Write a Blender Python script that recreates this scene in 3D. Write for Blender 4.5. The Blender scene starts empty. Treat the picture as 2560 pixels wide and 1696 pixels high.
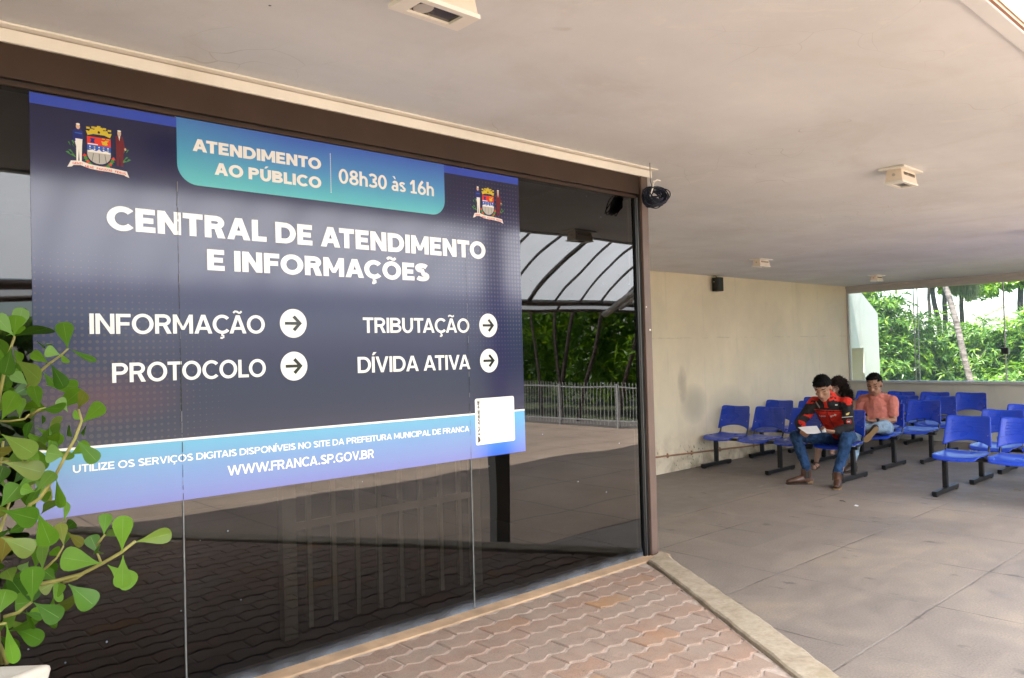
import bpy, bmesh, math, random
from mathutils import Vector, Matrix, noise
R_ = math.radians
sc = bpy.context.scene
COL = sc.collection
rnd = random.Random(7)

# ---------------------------------------------------------------- camera
CAMH = 1.6
yaw, pitch, roll = R_(47.665), R_(1.0127), R_(-1.5448)
fw = Vector((math.cos(yaw)*math.cos(pitch), math.sin(yaw)*math.cos(pitch), math.sin(pitch)))
rt = Vector((math.sin(yaw), -math.cos(yaw), 0)); up = rt.cross(fw)
cR = math.cos(roll)*rt + math.sin(roll)*up
cU = -math.sin(roll)*rt + math.cos(roll)*up
CAM = Vector((0, 0, CAMH))
cam = bpy.data.cameras.new('camera'); cam.sensor_width = 36; cam.lens = 1947.3/2560*36
cam.clip_start = .05; cam.clip_end = 2000
camo = bpy.data.objects.new('camera', cam); COL.objects.link(camo)
camo.matrix_world = Matrix(((cR.x, cU.x, -fw.x, 0), (cR.y, cU.y, -fw.y, 0), (cR.z, cU.z, -fw.z, CAMH), (0, 0, 0, 1)))
sc.camera = camo
# measured photo points (2560 x 1696) back to places in the world
def ray(px, py): return cR*((px-1280)/1947.3) + cU*(-(py-848)/1947.3) + fw
def pX(px, py, X): d = ray(px, py); return CAM + d*(X/d.x)
def pD(px, py, D): return CAM + ray(px, py)*D

# ---------------------------------------------------------------- light
SUN_EL = R_(72); sdir = Vector((-.92, -.15, 0)).normalized()
w = bpy.data.worlds.new('World'); sc.world = w; w.use_nodes = True
nt = w.node_tree; bg = nt.nodes['Background']
sky = nt.nodes.new('ShaderNodeTexSky'); sky.sky_type = 'NISHITA'; sky.sun_disc = False
sky.sun_elevation = SUN_EL; sky.sun_rotation = math.atan2(sdir.x, sdir.y)
sky.air_density = 1.0; sky.dust_density = 1.5
nt.links.new(sky.outputs[0], bg.inputs[0]); bg.inputs[1].default_value = .13
sun = bpy.data.lights.new('sun', 'SUN'); sun.energy = 5.0; sun.angle = R_(.5); sun.color = (1, .965, .92)
suno = bpy.data.objects.new('sun', sun); COL.objects.link(suno)
sv = Vector((sdir.x*math.cos(SUN_EL), sdir.y*math.cos(SUN_EL), math.sin(SUN_EL)))
suno.rotation_euler = sv.to_track_quat('Z', 'Y').to_euler(); suno.location = (0, 0, 20)
sc.view_settings.view_transform = 'Standard'; sc.view_settings.look = 'None'
sc.view_settings.exposure = 2.5; sc.view_settings.gamma = 1
sc.render.engine = 'CYCLES'
cy = sc.cycles
cy.max_bounces = 14; cy.diffuse_bounces = 6; cy.glossy_bounces = 6; cy.transmission_bounces = 8; cy.transparent_max_bounces = 16
cy.sample_clamp_indirect = 12; cy.caustics_reflective = False; cy.caustics_refractive = False
cy.use_denoising = True

# ---------------------------------------------------------------- helpers
class MB:
    def __init__(s): s.v = []; s.f = []; s.m = []
    def add(s, vs, fs, mi=0):
        o = len(s.v); s.v += [Vector(v) for v in vs]
        for f in fs: s.f.append([i+o for i in f]); s.m.append(mi)
    def box(s, x0, x1, y0, y1, z0, z1, mi=0):
        s.add([(x, y, z) for z in (z0, z1) for y in (y0, y1) for x in (x0, x1)],
              [(0, 2, 3, 1), (4, 5, 7, 6), (0, 1, 5, 4), (2, 6, 7, 3), (0, 4, 6, 2), (1, 3, 7, 5)], mi)
    def obox(s, c, ax, ay, az, mi=0):
        c = Vector(c); ax, ay, az = Vector(ax), Vector(ay), Vector(az)
        s.add([c+ax*i+ay*j+az*k for k in (-1, 1) for j in (-1, 1) for i in (-1, 1)],
              [(0, 2, 3, 1), (4, 5, 7, 6), (0, 1, 5, 4), (2, 6, 7, 3), (0, 4, 6, 2), (1, 3, 7, 5)], mi)
    def prism(s, poly, z0, z1, mi=0):
        n = len(poly)
        s.add([(p[0], p[1], z0) for p in poly]+[(p[0], p[1], z1) for p in poly],
              [list(range(n))[::-1], list(range(n, 2*n))]+[[i, (i+1) % n, n+(i+1) % n, n+i] for i in range(n)], mi)
    def tube(s, pts, rad, n=10, side=None, cap=True, mi=0, round_ends=False):
        """swept tube; rad = number or (rx, ry) per point"""
        P = [Vector(p) for p in pts]; m = len(P)
        Rr = [r if isinstance(r, (tuple, list)) else (r, r) for r in (rad if isinstance(rad, list) else [rad]*m)]
        if round_ends:
            d0 = (P[0]-P[1]).normalized(); d1 = (P[-1]-P[-2]).normalized()
            A = []; B = []
            for k in (.95, .8, .5):
                q = math.sqrt(1-k*k); a = min(Rr[0]); b = min(Rr[-1])
                A.append((P[0]+d0*a*k, (Rr[0][0]*q, Rr[0][1]*q))); B.append((P[-1]+d1*b*k, (Rr[-1][0]*q, Rr[-1][1]*q)))
            P = [a[0] for a in A]+P+[b[0] for b in B[::-1]]
            Rr = [a[1] for a in A]+Rr+[b[1] for b in B[::-1]]; m = len(P)
        vs = []; u = None
        for i in range(m):
            t = (P[min(i+1, m-1)]-P[max(i-1, 0)]).normalized()
            if side is not None: u = Vector(side)-t*Vector(side).dot(t)
            elif u is None:
                u = Vector((0, 0, 1)) if abs(t.z) < .9 else Vector((1, 0, 0)); u = u-t*u.dot(t)
            else: u = u-t*u.dot(t)
            u.normalize(); b = t.cross(u)
            for k in range(n):
                a = 2*math.pi*k/n
                vs.append(P[i]+u*(math.cos(a)*Rr[i][0])+b*(math.sin(a)*Rr[i][1]))
        fs = [[i*n+k, i*n+(k+1) % n, (i+1)*n+(k+1) % n, (i+1)*n+k] for i in range(m-1) for k in range(n)]
        if cap: fs += [list(range(n))[::-1], list(range((m-1)*n, m*n))]
        s.add(vs, fs, mi)
    def ball(s, c, rx, ry=None, rz=None, M=None, nu=14, nv=10, mi=0):
        ry = ry or rx; rz = rz or rx; c = Vector(c); M = M or Matrix.Identity(3)
        vs = [c+M @ Vector((0, 0, rz))]
        for j in range(1, nv):
            t = math.pi*j/nv
            for i in range(nu):
                a = 2*math.pi*i/nu
                vs.append(c+M @ Vector((rx*math.sin(t)*math.cos(a), ry*math.sin(t)*math.sin(a), rz*math.cos(t))))
        vs.append(c+M @ Vector((0, 0, -rz)))
        fs = [[0, 1+i, 1+(i+1) % nu] for i in range(nu)]
        for j in range(nv-2):
            fs += [[1+j*nu+i, 1+(j+1)*nu+i, 1+(j+1)*nu+(i+1) % nu, 1+j*nu+(i+1) % nu] for i in range(nu)]
        L = len(vs)-1
        fs += [[L, 1+(nv-2)*nu+(i+1) % nu, 1+(nv-2)*nu+i] for i in range(nu)]
        s.add(vs, fs, mi)
    def grid(s, fn, nu, nv, mi=0):
        vs = [fn(i/nu, j/nv) for j in range(nv+1) for i in range(nu+1)]
        s.add(vs, [[j*(nu+1)+i, j*(nu+1)+i+1, (j+1)*(nu+1)+i+1, (j+1)*(nu+1)+i] for j in range(nv) for i in range(nu)], mi)
    def build(s, name, mats, parent=None, smooth=False, bevel=0, solid=0, subs=0, fix=False):
        me = bpy.data.meshes.new(name)
        off = parent_world(parent) if parent else Vector((0, 0, 0))
        me.from_pydata([tuple(v-off) for v in s.v], [], s.f)
        for m in (mats if isinstance(mats, (list, tuple)) else [mats]): me.materials.append(m)
        me.polygons.foreach_set('material_index', s.m)
        if fix:
            bm = bmesh.new(); bm.from_mesh(me); bmesh.ops.recalc_face_normals(bm, faces=bm.faces); bm.to_mesh(me); bm.free()
        if smooth: me.polygons.foreach_set('use_smooth', [True]*len(me.polygons))
        me.update()
        o = bpy.data.objects.new(name, me); COL.objects.link(o)
        if parent: o.parent = parent
        if solid:
            m = o.modifiers.new('solid', 'SOLIDIFY'); m.thickness = solid; m.offset = 0
        if subs:
            m = o.modifiers.new('sub', 'SUBSURF'); m.levels = m.render_levels = subs
        if bevel:
            m = o.modifiers.new('bevel', 'BEVEL'); m.width = bevel; m.segments = 2; m.limit_method = 'ANGLE'
        return o
def parent_world(p):
    v = Vector((0, 0, 0))
    while p: v = v+p.location; p = p.parent
    return v
def tag(o, label, cat, group=None, kind=None):
    if label: o['label'] = label
    if cat: o['category'] = cat
    if group: o['group'] = group
    if kind: o['kind'] = kind
    return o
def thing(name, loc, label, cat, group=None):
    o = bpy.data.objects.new(name, None); o.location = loc; COL.objects.link(o); o.empty_display_size = .1
    return tag(o, label, cat, group)
def struct(o): o['kind'] = 'structure'; return o
def copy_tree(o, parent=None):
    c = o.copy(); COL.objects.link(c); c.parent = parent
    for ch in [k for k in o.children]: copy_tree(ch, c)
    return c

# ---------------------------------------------------------------- materials
class NT:
    def __init__(s, name):
        s.m = bpy.data.materials.new(name); s.m.use_nodes = True; s.t = s.m.node_tree
        s.b = s.t.nodes['Principled BSDF']; s.out = s.t.nodes['Material Output']
    def n(s, typ, **k):
        x = s.t.nodes.new('ShaderNode'+typ)
        for a, v in k.items(): setattr(x, a, v)
        return x
    def l(s, a, b): s.t.links.new(a, b)
    def val(s, sock, v):
        if hasattr(v, 'is_linked') or isinstance(v, bpy.types.NodeSocket): s.l(v, sock)
        else: sock.default_value = v
    def math(s, op, a, b=None, c=None, clamp=False):
        x = s.n('Math', operation=op); x.use_clamp = clamp
        s.val(x.inputs[0], a)
        if b is not None: s.val(x.inputs[1], b)
        if c is not None: s.val(x.inputs[2], c)
        return x.outputs[0]
    def pos(s): return s.n('NewGeometry').outputs['Position']
    def obj(s): return s.n('TexCoord').outputs['Object']
    def xyz(s, v):
        x = s.n('SeparateXYZ'); s.l(v, x.inputs[0]); return x.outputs
    def noise(s, vec, scale, detail=4, rough=.55, dist=0, vs=None):
        if vs:
            mp = s.n('Mapping'); s.l(vec, mp.inputs[0]); mp.inputs['Scale'].default_value = vs; vec = mp.outputs[0]
        x = s.n('TexNoise'); s.l(vec, x.inputs['Vector']); x.inputs['Scale'].default_value = scale
        x.inputs['Detail'].default_value = detail; x.inputs['Roughness'].default_value = rough; x.inputs['Distortion'].default_value = dist
        return x.outputs['Fac']
    def ramp(s, f, stops):
        x = s.n('ValToRGB'); s.val(x.inputs[0], f); e = x.color_ramp.elements
        while len(e) < len(stops): e.new(.5)
        for i, (p, c) in enumerate(stops): e[i].position = p; e[i].color = c if len(c) == 4 else (*c, 1)
        return x.outputs[0]
    def rng(s, f, a, b, c=0, d=1):
        x = s.n('MapRange'); s.val(x.inputs[0], f)
        for i, v in enumerate((a, b, c, d)): x.inputs[i+1].default_value = v
        return x.outputs[0]
    def mix(s, f, a, b, mode='MIX'):
        x = s.n('Mix', data_type='RGBA', blend_type=mode); s.val(x.inputs[0], f)
        for k, v in ((6, a), (7, b)):
            if isinstance(v, tuple): x.inputs[k].default_value = (*v[:3], 1)
            else: s.l(v, x.inputs[k])
        return x.outputs[2]
    def bump(s, h, strength=.3, dist=.01):
        x = s.n('Bump'); x.inputs['Strength'].default_value = strength; x.inputs['Distance'].default_value = dist
        s.l(h, x.inputs['Height']); s.l(x.outputs[0], s.b.inputs['Normal']); return x.outputs[0]
    def base(s, c):
        if isinstance(c, tuple): s.b.inputs['Base Color'].default_value = (*c[:3], 1)
        else: s.l(c, s.b.inputs['Base Color'])
    def set(s, rough=None, spec=None, metal=None):
        if rough is not None: s.val(s.b.inputs['Roughness'], rough)
        if spec is not None: s.b.inputs['Specular IOR Level'].default_value = spec
        if metal is not None: s.b.inputs['Metallic'].default_value = metal
def simple(name, c, rough=.5, var=.12, scale=8, bump=0, bscale=60, spec=.5, metal=0):
    t = NT(name); p = t.obj()
    f = t.noise(p, scale)
    lo = tuple(max(0, x*(1-var)) for x in c); hi = tuple(min(1, x*(1+var)) for x in c)
    t.base(t.ramp(f, [(.3, lo), (.7, hi)])); t.set(rough, spec, metal)
    if bump: t.bump(t.noise(p, bscale), bump, .004)
    return t.m
M = {}
def m_floor():
    t = NT('concrete_floor'); p = t.pos(); x, y, z = t.xyz(p)
    wob = t.math('MULTIPLY', t.math('SUBTRACT', t.noise(p, 2.5, 3), .5), .03)
    def joint(c, off, pitch, wd):
        u = t.math('ADD', t.math('DIVIDE', t.math('SUBTRACT', t.math('ADD', c, wob), off), pitch), .5)
        fr = t.math('ABSOLUTE', t.math('SUBTRACT', t.math('FRACT', u), .5))
        return t.rng(t.math('MULTIPLY', fr, pitch), wd*.35, wd, 1, 0), t.math('FLOOR', u)
    jx, ix = joint(x, 4.06, .993, .009); jy, iy = joint(y, 3.86, 1.025, .009)
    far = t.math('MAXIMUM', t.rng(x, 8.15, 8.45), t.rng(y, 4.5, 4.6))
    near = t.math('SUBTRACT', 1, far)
    j = t.math('MULTIPLY', t.math('MAXIMUM', jx, jy), near)
    j = t.math('MULTIPLY', j, t.rng(t.noise(p, 5, 4), .3, .55, .25, 1))
    edge = t.math('MULTIPLY', t.rng(t.math('ABSOLUTE', t.math('SUBTRACT', t.math('ADD', y, wob), 4.48)), .004, .012, 1, 0), t.math('LESS_THAN', x, 8.2))
    cell = t.n('TexWhiteNoise', noise_dimensions='2D'); cb = t.n('CombineXYZ'); t.l(ix, cb.inputs[0]); t.l(iy, cb.inputs[1]); t.l(cb.outputs[0], cell.inputs['Vector'])
    big = t.noise(p, 1.1, 6, .6, .6); mid = t.noise(p, 6, 5); fine = t.noise(p, 90, 3)
    c = t.ramp(big, [(.3, (.235, .200, .175)), (.5, (.272, .230, .198)), (.72, (.335, .275, .222))])
    c = t.mix(.4, c, t.ramp(mid, [(.3, (.75, .75, .76)), (.7, (1.15, 1.12, 1.08))]), 'MULTIPLY')
    c = t.mix(.3, c, t.ramp(cell.outputs[0], [(0, (.78, .78, .8)), (1, (1.2, 1.15, 1.08))]), 'MULTIPLY')
    c = t.mix(.5, c, t.ramp(fine, [(.25, (.5, .5, .5)), (.75, (1.35, 1.35, 1.35))]), 'MULTIPLY')
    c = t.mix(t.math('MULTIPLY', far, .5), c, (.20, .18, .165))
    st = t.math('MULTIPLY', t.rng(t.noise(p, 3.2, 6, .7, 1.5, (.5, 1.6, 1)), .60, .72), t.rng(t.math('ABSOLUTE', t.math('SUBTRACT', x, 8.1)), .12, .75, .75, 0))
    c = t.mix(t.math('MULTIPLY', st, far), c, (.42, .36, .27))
    spots = t.rng(t.noise(p, 7, 3, .5, 0, (1, .45, 1)), .66, .72, 0, .55)
    c = t.mix(spots, c, (.09, .08, .075))
    jc = t.mix(t.rng(t.noise(p, 1.6, 2), .45, .58), (.06, .052, .048), (.24, .22, .20))
    c = t.mix(t.math('MULTIPLY', t.math('MAXIMUM', j, edge), .62), c, jc)
    t.base(c); t.set(t.rng(mid, .3, .7, .5, .75), .35)
    h = t.math('SUBTRACT', t.math('MULTIPLY', fine, .25), j); t.bump(h, .35, .006)
    return t.m
def m_plaster(name, c, stain, sstr=.5, rough=.8, kind=None):
    t = NT(name); p = t.pos(); x, y, z = t.xyz(p)
    f = t.noise(p, 1.2, 5, .6); g = t.noise(p, 40, 3)
    col = t.ramp(f, [(.3, tuple(v*.9 for v in c)), (.7, tuple(min(1, v*1.06) for v in c))])
    s = t.rng(t.noise(p, 2.0, 6, .65, .8, (1, 1, .35)), .52, .75, 0, sstr)
    col = t.mix(s, col, stain)
    if kind == 'side':
        # old damp marks, scuffs at seat height and black mould near the floor
        low = t.rng(z, .02, .55, 1, 0)
        col = t.mix(t.math('MULTIPLY', t.math('MULTIPLY', low, t.rng(t.noise(p, 3.5, 5, .6, .5), .45, .65)), .75), col, (.30, .22, .13))
        bx = t.math('ABSOLUTE', t.math('SUBTRACT', z, .17)); bm_ = t.rng(bx, .10, .20, 1, 0)
        mk = t.math('MULTIPLY', t.rng(t.noise(p, 26, 4, .7, 0, (1, 1, .7)), .60, .63), t.math('MULTIPLY', bm_, t.rng(t.noise(p, 2.3, 2), .48, .56)))
        mk = t.math('MULTIPLY', mk, t.math('LESS_THAN', x, 9.7))
        col = t.mix(mk, col, (.03, .03, .025))
        d1 = t.math('ADD', t.math('POWER', t.math('DIVIDE', t.math('SUBTRACT', x, 8.60), .11), 2), t.math('POWER', t.math('DIVIDE', t.math('SUBTRACT', z, 1.12), .26), 2))
        d1 = t.math('ADD', d1, t.math('MULTIPLY', t.noise(p, 9, 4), 1.2))
        col = t.mix(t.rng(d1, .6, 1.7, .5, 0), col, (.34, .27, .20))
        d2 = t.math('ADD', t.math('POWER', t.math('DIVIDE', t.math('SUBTRACT', x, 8.85), .3), 2), t.math('POWER', t.math('DIVIDE', t.math('SUBTRACT', z, .85), .25), 2))
        col = t.mix(t.rng(d2, .1, 1.3, .5, 0), col, (.33, .29, .23))
        d3 = t.math('ADD', t.math('POWER', t.math('DIVIDE', t.math('SUBTRACT', x, 9.7), .5), 2), t.math('POWER', t.math('DIVIDE', t.math('SUBTRACT', z, .75), .3), 2))
        col = t.mix(t.rng(d3, .1, 1.3, .35, 0), col, (.33, .30, .26))
        ln = t.math('MULTIPLY', t.rng(t.math('ABSOLUTE', t.math('SUBTRACT', z, t.math('ADD', 1.72, t.math('MULTIPLY', t.noise(p, 3), .03)))), .004, .012, 1, 0), t.rng(t.noise(p, 4), .45, .6, 0, .3))
        col = t.mix(ln, col, (.4, .36, .28))
        vl = t.rng(t.math('ABSOLUTE', t.math('SUBTRACT', t.math('FRACT', t.math('DIVIDE', x, .83)), .5)), .47, .5, 0, .14)
        col = t.mix(t.math('MULTIPLY', vl, t.rng(t.noise(p, 3), .4, .6)), col, (.4, .38, .32))
    if kind == 'ceil':
        br = t.noise(p, 1.3, 5, .6, 1.2, (.35, 2.2, 1))
        col = t.mix(.5, col, t.ramp(br, [(.3, (.93, .93, .94)), (.7, (1.04, 1.03, 1.02))]), 'MULTIPLY')
        vo = t.n('TexVoronoi', feature='DISTANCE_TO_EDGE'); mp = t.n('Mapping'); t.l(p, mp.inputs[0]); mp.inputs['Scale'].default_value = (.45, .7, 1)
        wp = t.n('VectorMath', operation='ADD'); nz = t.n('TexNoise'); t.l(p, nz.inputs['Vector']); nz.inputs['Scale'].default_value = 1.3; t.l(mp.outputs[0], wp.inputs[0])
        sc_ = t.n('VectorMath', operation='SCALE'); t.l(nz.outputs['Color'], sc_.inputs[0]); sc_.inputs['Scale'].default_value = .5; t.l(sc_.outputs[0], wp.inputs[1]); t.l(wp.outputs[0], vo.inputs['Vector'])
        ck = t.math('MULTIPLY', t.rng(vo.outputs['Distance'], .0012, .004, 1, 0), t.rng(t.noise(p, .9, 3), .5, .62, 0, .4))
        col = t.mix(ck, col, (.34, .31, .28))
        pa_ = t.rng(t.noise(p, 1.7, 6, .7, 2.2), .60, .66, 0, .22); col = t.mix(pa_, col, (.86, .83, .79))
        dt = t.math('SQRT', t.math('ADD', t.math('POWER', t.math('SUBTRACT', x, .985), 2), t.math('POWER', t.math('SUBTRACT', y, 2.06), 2)))
        col = t.mix(t.rng(dt, .003, .005, 1, 0), col, (.03, .03, .03))
        sp = t.rng(t.noise(p, 2.6, 2, .5, 0), .79, .80, 0, .35)
        col = t.mix(sp, col, (.45, .4, .34))
    t.base(col); t.set(rough, .25); t.bump(t.math('ADD', t.math('MULTIPLY', g, .5), t.noise(p, 6, 4)), .12, .008)
    return t.m
def m_paver():
    t = NT('red_paver'); p = t.pos(); g = t.n('NewGeometry')
    rr = g.outputs['Random Per Island']
    c = t.ramp(rr, [(0, (.285, .190, .142)), (.3, (.31, .220, .168)), (.6, (.30, .225, .178)), (.9, (.32, .208, .152)), (.975, (.325, .19, .118)), (1, (.37, .21, .10))])
    f = t.noise(p, 14, 5, .6); c = t.mix(.6, c, t.ramp(f, [(.3, (.72, .72, .74)), (.7, (1.2, 1.18, 1.15))]), 'MULTIPLY')
    d = t.rng(t.noise(p, 8, 6, .7), .42, .68, 0, .7); c = t.mix(d, c, (.29, .232, .188))
    fine = t.noise(p, 220, 2); c = t.mix(.5, c, t.ramp(fine, [(.3, (.65, .65, .65)), (.7, (1.25, 1.25, 1.25))]), 'MULTIPLY')
    pit = t.rng(t.noise(p, 60, 3), .68, .74, 0, .6); c = t.mix(pit, c, (.10, .075, .06))
    t.base(c); t.set(.85, .2); t.bump(t.math('SUBTRACT', t.math('ADD', t.math('MULTIPLY', fine, .5), t.noise(p, 30, 4)), pit), .5, .004)
    return t.m
def m_stone():
    t = NT('curb_stone'); p = t.pos()
    f = t.noise(p, 5, 6, .65, 1.5); c = t.ramp(f, [(.3, (.25, .195, .145)), (.42, (.31, .255, .19)), (.55, (.36, .305, .235)), (.62, (.32, .26, .195)), (.72, (.385, .335, .265))])
    g = t.noise(p, 60, 4); c = t.mix(.5, c, t.ramp(g, [(.3, (.7, .68, .62)), (.7, (1.2, 1.18, 1.12))]), 'MULTIPLY')
    mo = t.rng(t.noise(p, 9, 5), .55, .7, 0, .5); c = t.mix(mo, c, (.20, .165, .085))
    t.base(c); t.set(.8, .25); t.bump(t.math('ADD', g, t.noise(p, 14, 5)), .35, .004); return t.m
def m_glass():
    t = NT('tinted_glass'); p = t.pos(); x, y, z = t.xyz(p)
    fr = t.n('Fresnel'); fr.inputs[0].default_value = 1.60; bp = t.n('Bump'); bp.inputs['Strength'].default_value = .035; bp.inputs['Distance'].default_value = .05; t.l(t.noise(p, 1.6, 1), bp.inputs['Height'])
    tr = t.n('BsdfTransparent'); tr.inputs[0].default_value = (.15, .143, .13, 1)
    gl = t.n('BsdfGlossy'); gl.inputs[0].default_value = (.96, .98, 1, 1); gl.inputs['Roughness'].default_value = .012; t.l(bp.outputs[0], gl.inputs['Normal'])
    mx = t.n('MixShader'); t.l(fr.outputs[0], mx.inputs[0]); t.l(tr.outputs[0], mx.inputs[1]); t.l(gl.outputs[0], mx.inputs[2])
    di = t.n('BsdfDiffuse'); di.inputs[0].default_value = (.36, .40, .46, 1)
    low = t.math('MULTIPLY', t.math('POWER', t.rng(z, .478, .535, 1, 0), 2.0), t.rng(t.noise(p, 7, 4), .3, .7, .12, .55))
    vo = t.n('TexVoronoi'); t.l(p, vo.inputs['Vector']); vo.inputs['Scale'].default_value = 15; vo.inputs['Randomness'].default_value = 1
    wn = t.n('TexWhiteNoise'); t.l(vo.outputs['Position'], wn.inputs['Vector'])
    sp = t.math('MULTIPLY', t.math('LESS_THAN', vo.outputs['Distance'], t.math('MULTIPLY', wn.outputs['Value'], .055)), t.math('GREATER_THAN', wn.outputs['Value'], .6))
    film = t.math('MULTIPLY', t.rng(t.noise(p, 2.2, 6, .7, .6, (1, 1, .35)), .45, .75), .010)
    d = t.math('ADD', t.math('MAXIMUM', low, t.math('MULTIPLY', sp, .55)), film, clamp=True)
    m2 = t.n('MixShader'); t.l(d, m2.inputs[0]); t.l(mx.outputs[0], m2.inputs[1]); t.l(di.outputs[0], m2.inputs[2])
    t.l(m2.outputs[0], t.out.inputs[0]); return t.m
def m_clear():
    t = NT('clear_glass')
    fr = t.n('Fresnel'); fr.inputs[0].default_value = 1.5
    tr = t.n('BsdfTransparent'); tr.inputs[0].default_value = (.90, .94, .93, 1)
    gl = t.n('BsdfGlossy'); gl.inputs['Roughness'].default_value = .01
    mx = t.n('MixShader'); t.l(fr.outputs[0], mx.inputs[0]); t.l(tr.outputs[0], mx.inputs[1]); t.l(gl.outputs[0], mx.inputs[2])
    df = t.n('BsdfTranslucent'); df.inputs[0].default_value = (.75, .85, .85, 1)
    m2 = t.n('MixShader'); m2.inputs[0].default_value = .05; t.l(mx.outputs[0], m2.inputs[1]); t.l(df.outputs[0], m2.inputs[2])
    t.l(m2.outputs[0], t.out.inputs[0]); return t.m
def m_canopy():
    t = NT('translucent_sheet'); p = t.pos()
    f = t.noise(p, 2.2, 5, .6); c = t.ramp(f, [(.3, (.86, .86, .84)), (.7, (.94, .94, .93))])
    sp = t.rng(t.noise(p, 16, 3), .68, .72, 0, .3); c = t.mix(sp, c, (.4, .38, .33))
    a = t.n('BsdfTranslucent'); b = t.n('BsdfDiffuse'); t.l(c, a.inputs[0]); t.l(c, b.inputs[0])
    mx = t.n('MixShader'); mx.inputs[0].default_value = .14; t.l(a.outputs[0], mx.inputs[1]); t.l(b.outputs[0], mx.inputs[2])
    t.l(mx.outputs[0], t.out.inputs[0]); return t.m
def m_leaf(name, stops, trans=.35, rough=.45, spec=.45):
    t = NT(name); g = t.n('NewGeometry'); p = t.pos()
    c = t.ramp(g.outputs['Random Per Island'], stops)
    f = t.noise(p, 20, 3); c = t.mix(.4, c, t.ramp(f, [(.3, (.75, .75, .7)), (.7, (1.2, 1.2, 1.15))]), 'MULTIPLY')
    t.base(c); t.set(rough, spec)
    tl = t.n('BsdfTranslucent'); c2 = t.mix(1, c, (1.25, 1.3, .55), 'MULTIPLY'); t.l(c2, tl.inputs[0])
    mx = t.n('MixShader'); mx.inputs[0].default_value = trans
    t.l(t.b.outputs[0], mx.inputs[1]); t.l(tl.outputs[0], mx.inputs[2]); t.l(mx.outputs[0], t.out.inputs[0]); return t.m
def m_bark(name, a, b, vs=(3, 3, 14)):
    t = NT(name); p = t.pos(); f = t.noise(p, 1.5, 5, .65, .3, vs)
    t.base(t.ramp(f, [(.35, a), (.65, b)])); t.set(.9, .1); t.bump(f, .5, .02); return t.m
def m_blue():
    t = NT('blue_plastic'); p = t.obj(); f = t.noise(p, 5, 4)
    t.base(t.ramp(f, [(.3, (.012, .050, .45)), (.7, (.014, .058, .50))])); oi = t.n('ObjectInfo'); sc_ = t.rng(t.noise(p, 30, 4, .7, .4, (1, .25, 1)), .62, .72, 0, .05)
    cc_ = t.mix(sc_, t.mix(t.rng(oi.outputs['Random'], 0, 1, 0, .30), (.012, .050, .46), (.022, .085, .50)), (.10, .16, .5)); t.base(cc_); t.set(t.rng(t.noise(p, 4, 2), .35, .7, .26, .32), .5)
    return t.m
def m_cloth(name, c, var=.15, rough=.9, fold=.5, fs=9, vs=(1, 1, 1)):
    t = NT(name); p = t.pos(); f = t.noise(p, 12, 4); g = t.noise(p, fs, 4, .6, 1, vs)
    t.base(t.ramp(f, [(.3, tuple(v*(1-var) for v in c)), (.7, tuple(min(1, v*(1+var)) for v in c))])); t.set(rough, .15)
    t.bump(g, fold, .03); return t.m
def m_skin(name, c):
    t = NT(name); p = t.pos(); f = t.noise(p, 25, 4)
    t.base(t.ramp(f, [(.3, tuple(v*.9 for v in c)), (.7, c)])); t.set(.5, .35)
    t.b.inputs['Subsurface Weight'].default_value = .08; t.b.inputs['Subsurface Radius'].default_value = (.01, .004, .002); return t.m
def m_hair(name, c):
    t = NT(name); p = t.pos(); f = t.noise(p, 60, 3, .6, 0, (1, 1, .3)); t.base(t.ramp(f, [(.3, tuple(v*.5 for v in c)), (.7, tuple(v*1.6 for v in c))])); t.set(.62, .12)
    t.bump(f, .8, .01); return t.m
M['floor'] = m_floor(); M['paver'] = m_paver(); M['stone'] = m_stone(); M['glass'] = m_glass(); M['clear'] = m_clear(); M['canopy'] = m_canopy()
M['ceil'] = m_plaster('ceiling_paint', (.73, .738, .755), (.58, .54, .50), .35, .85, 'ceil')
M['wallB'] = m_plaster('cream_wall_paint', (.80, .69, .52), (.62, .56, .42), .4, .8, 'side')
M['parapet'] = m_plaster('grey_wall_paint', (.50, .47, .40), (.34, .31, .26), .5)
M['outer'] = m_plaster('white_wall_paint', (.78, .73, .62), (.50, .46, .36), .6)
M['recess'] = m_plaster('yellow_wall_paint', (.92, .72, .36), (.8, .6, .3), .3)
M['fascia'] = m_plaster('cream_fascia_paint', (.36, .31, .225), (.27, .20, .11), .6)
M['sill'] = simple('sill_stone', (.40, .385, .36), .5, .12, 6, .1)
M['header'] = simple('grey_metal_paint', (.46, .43, .40), .45, .06, 3)
M['trim'] = m_plaster('white_trim_paint', (.84, .79, .73), (.62, .56, .47), .5, .6)
M['white'] = simple('white_enamel', (.82, .78, .72), .4, .05, 6)
M['peach'] = simple('peach_plastic', (.78, .67, .57), .5, .06, 8)
M['brown'] = simple('brown_anodised_metal', (.046, .025, .016), .5, .2, 4, 0, 60, .25)
M['brownpost'] = simple('brown_post_paint', (.115, .072, .058), .45, .15, 5)
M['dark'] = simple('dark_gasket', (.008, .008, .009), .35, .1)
M['black'] = simple('black_metal', (.010, .010, .012), .38, .2, 10)
M['steel'] = simple('steel_rim', (.45, .45, .46), .3, .05, 5, 0, 60, .5, 1)
M['blue'] = m_blue()
M['ledge'] = simple('ledge_mortar', (.42, .28, .17), .85, .25, 9, .3, 50)
M['sand'] = simple('joint_sand', (.40, .325, .27), .95, .2, 40, .6, 120)
M['seam'] = simple('grey_silicone', (.13, .13, .13), .6, .2, 30)
M['silicone'] = simple('pale_silicone', (.15, .15, .145), .6, .3, 30)
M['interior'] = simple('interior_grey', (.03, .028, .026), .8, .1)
M['intfloor'] = simple('interior_floor', (.025, .022, .02), .5, .1)
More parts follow.
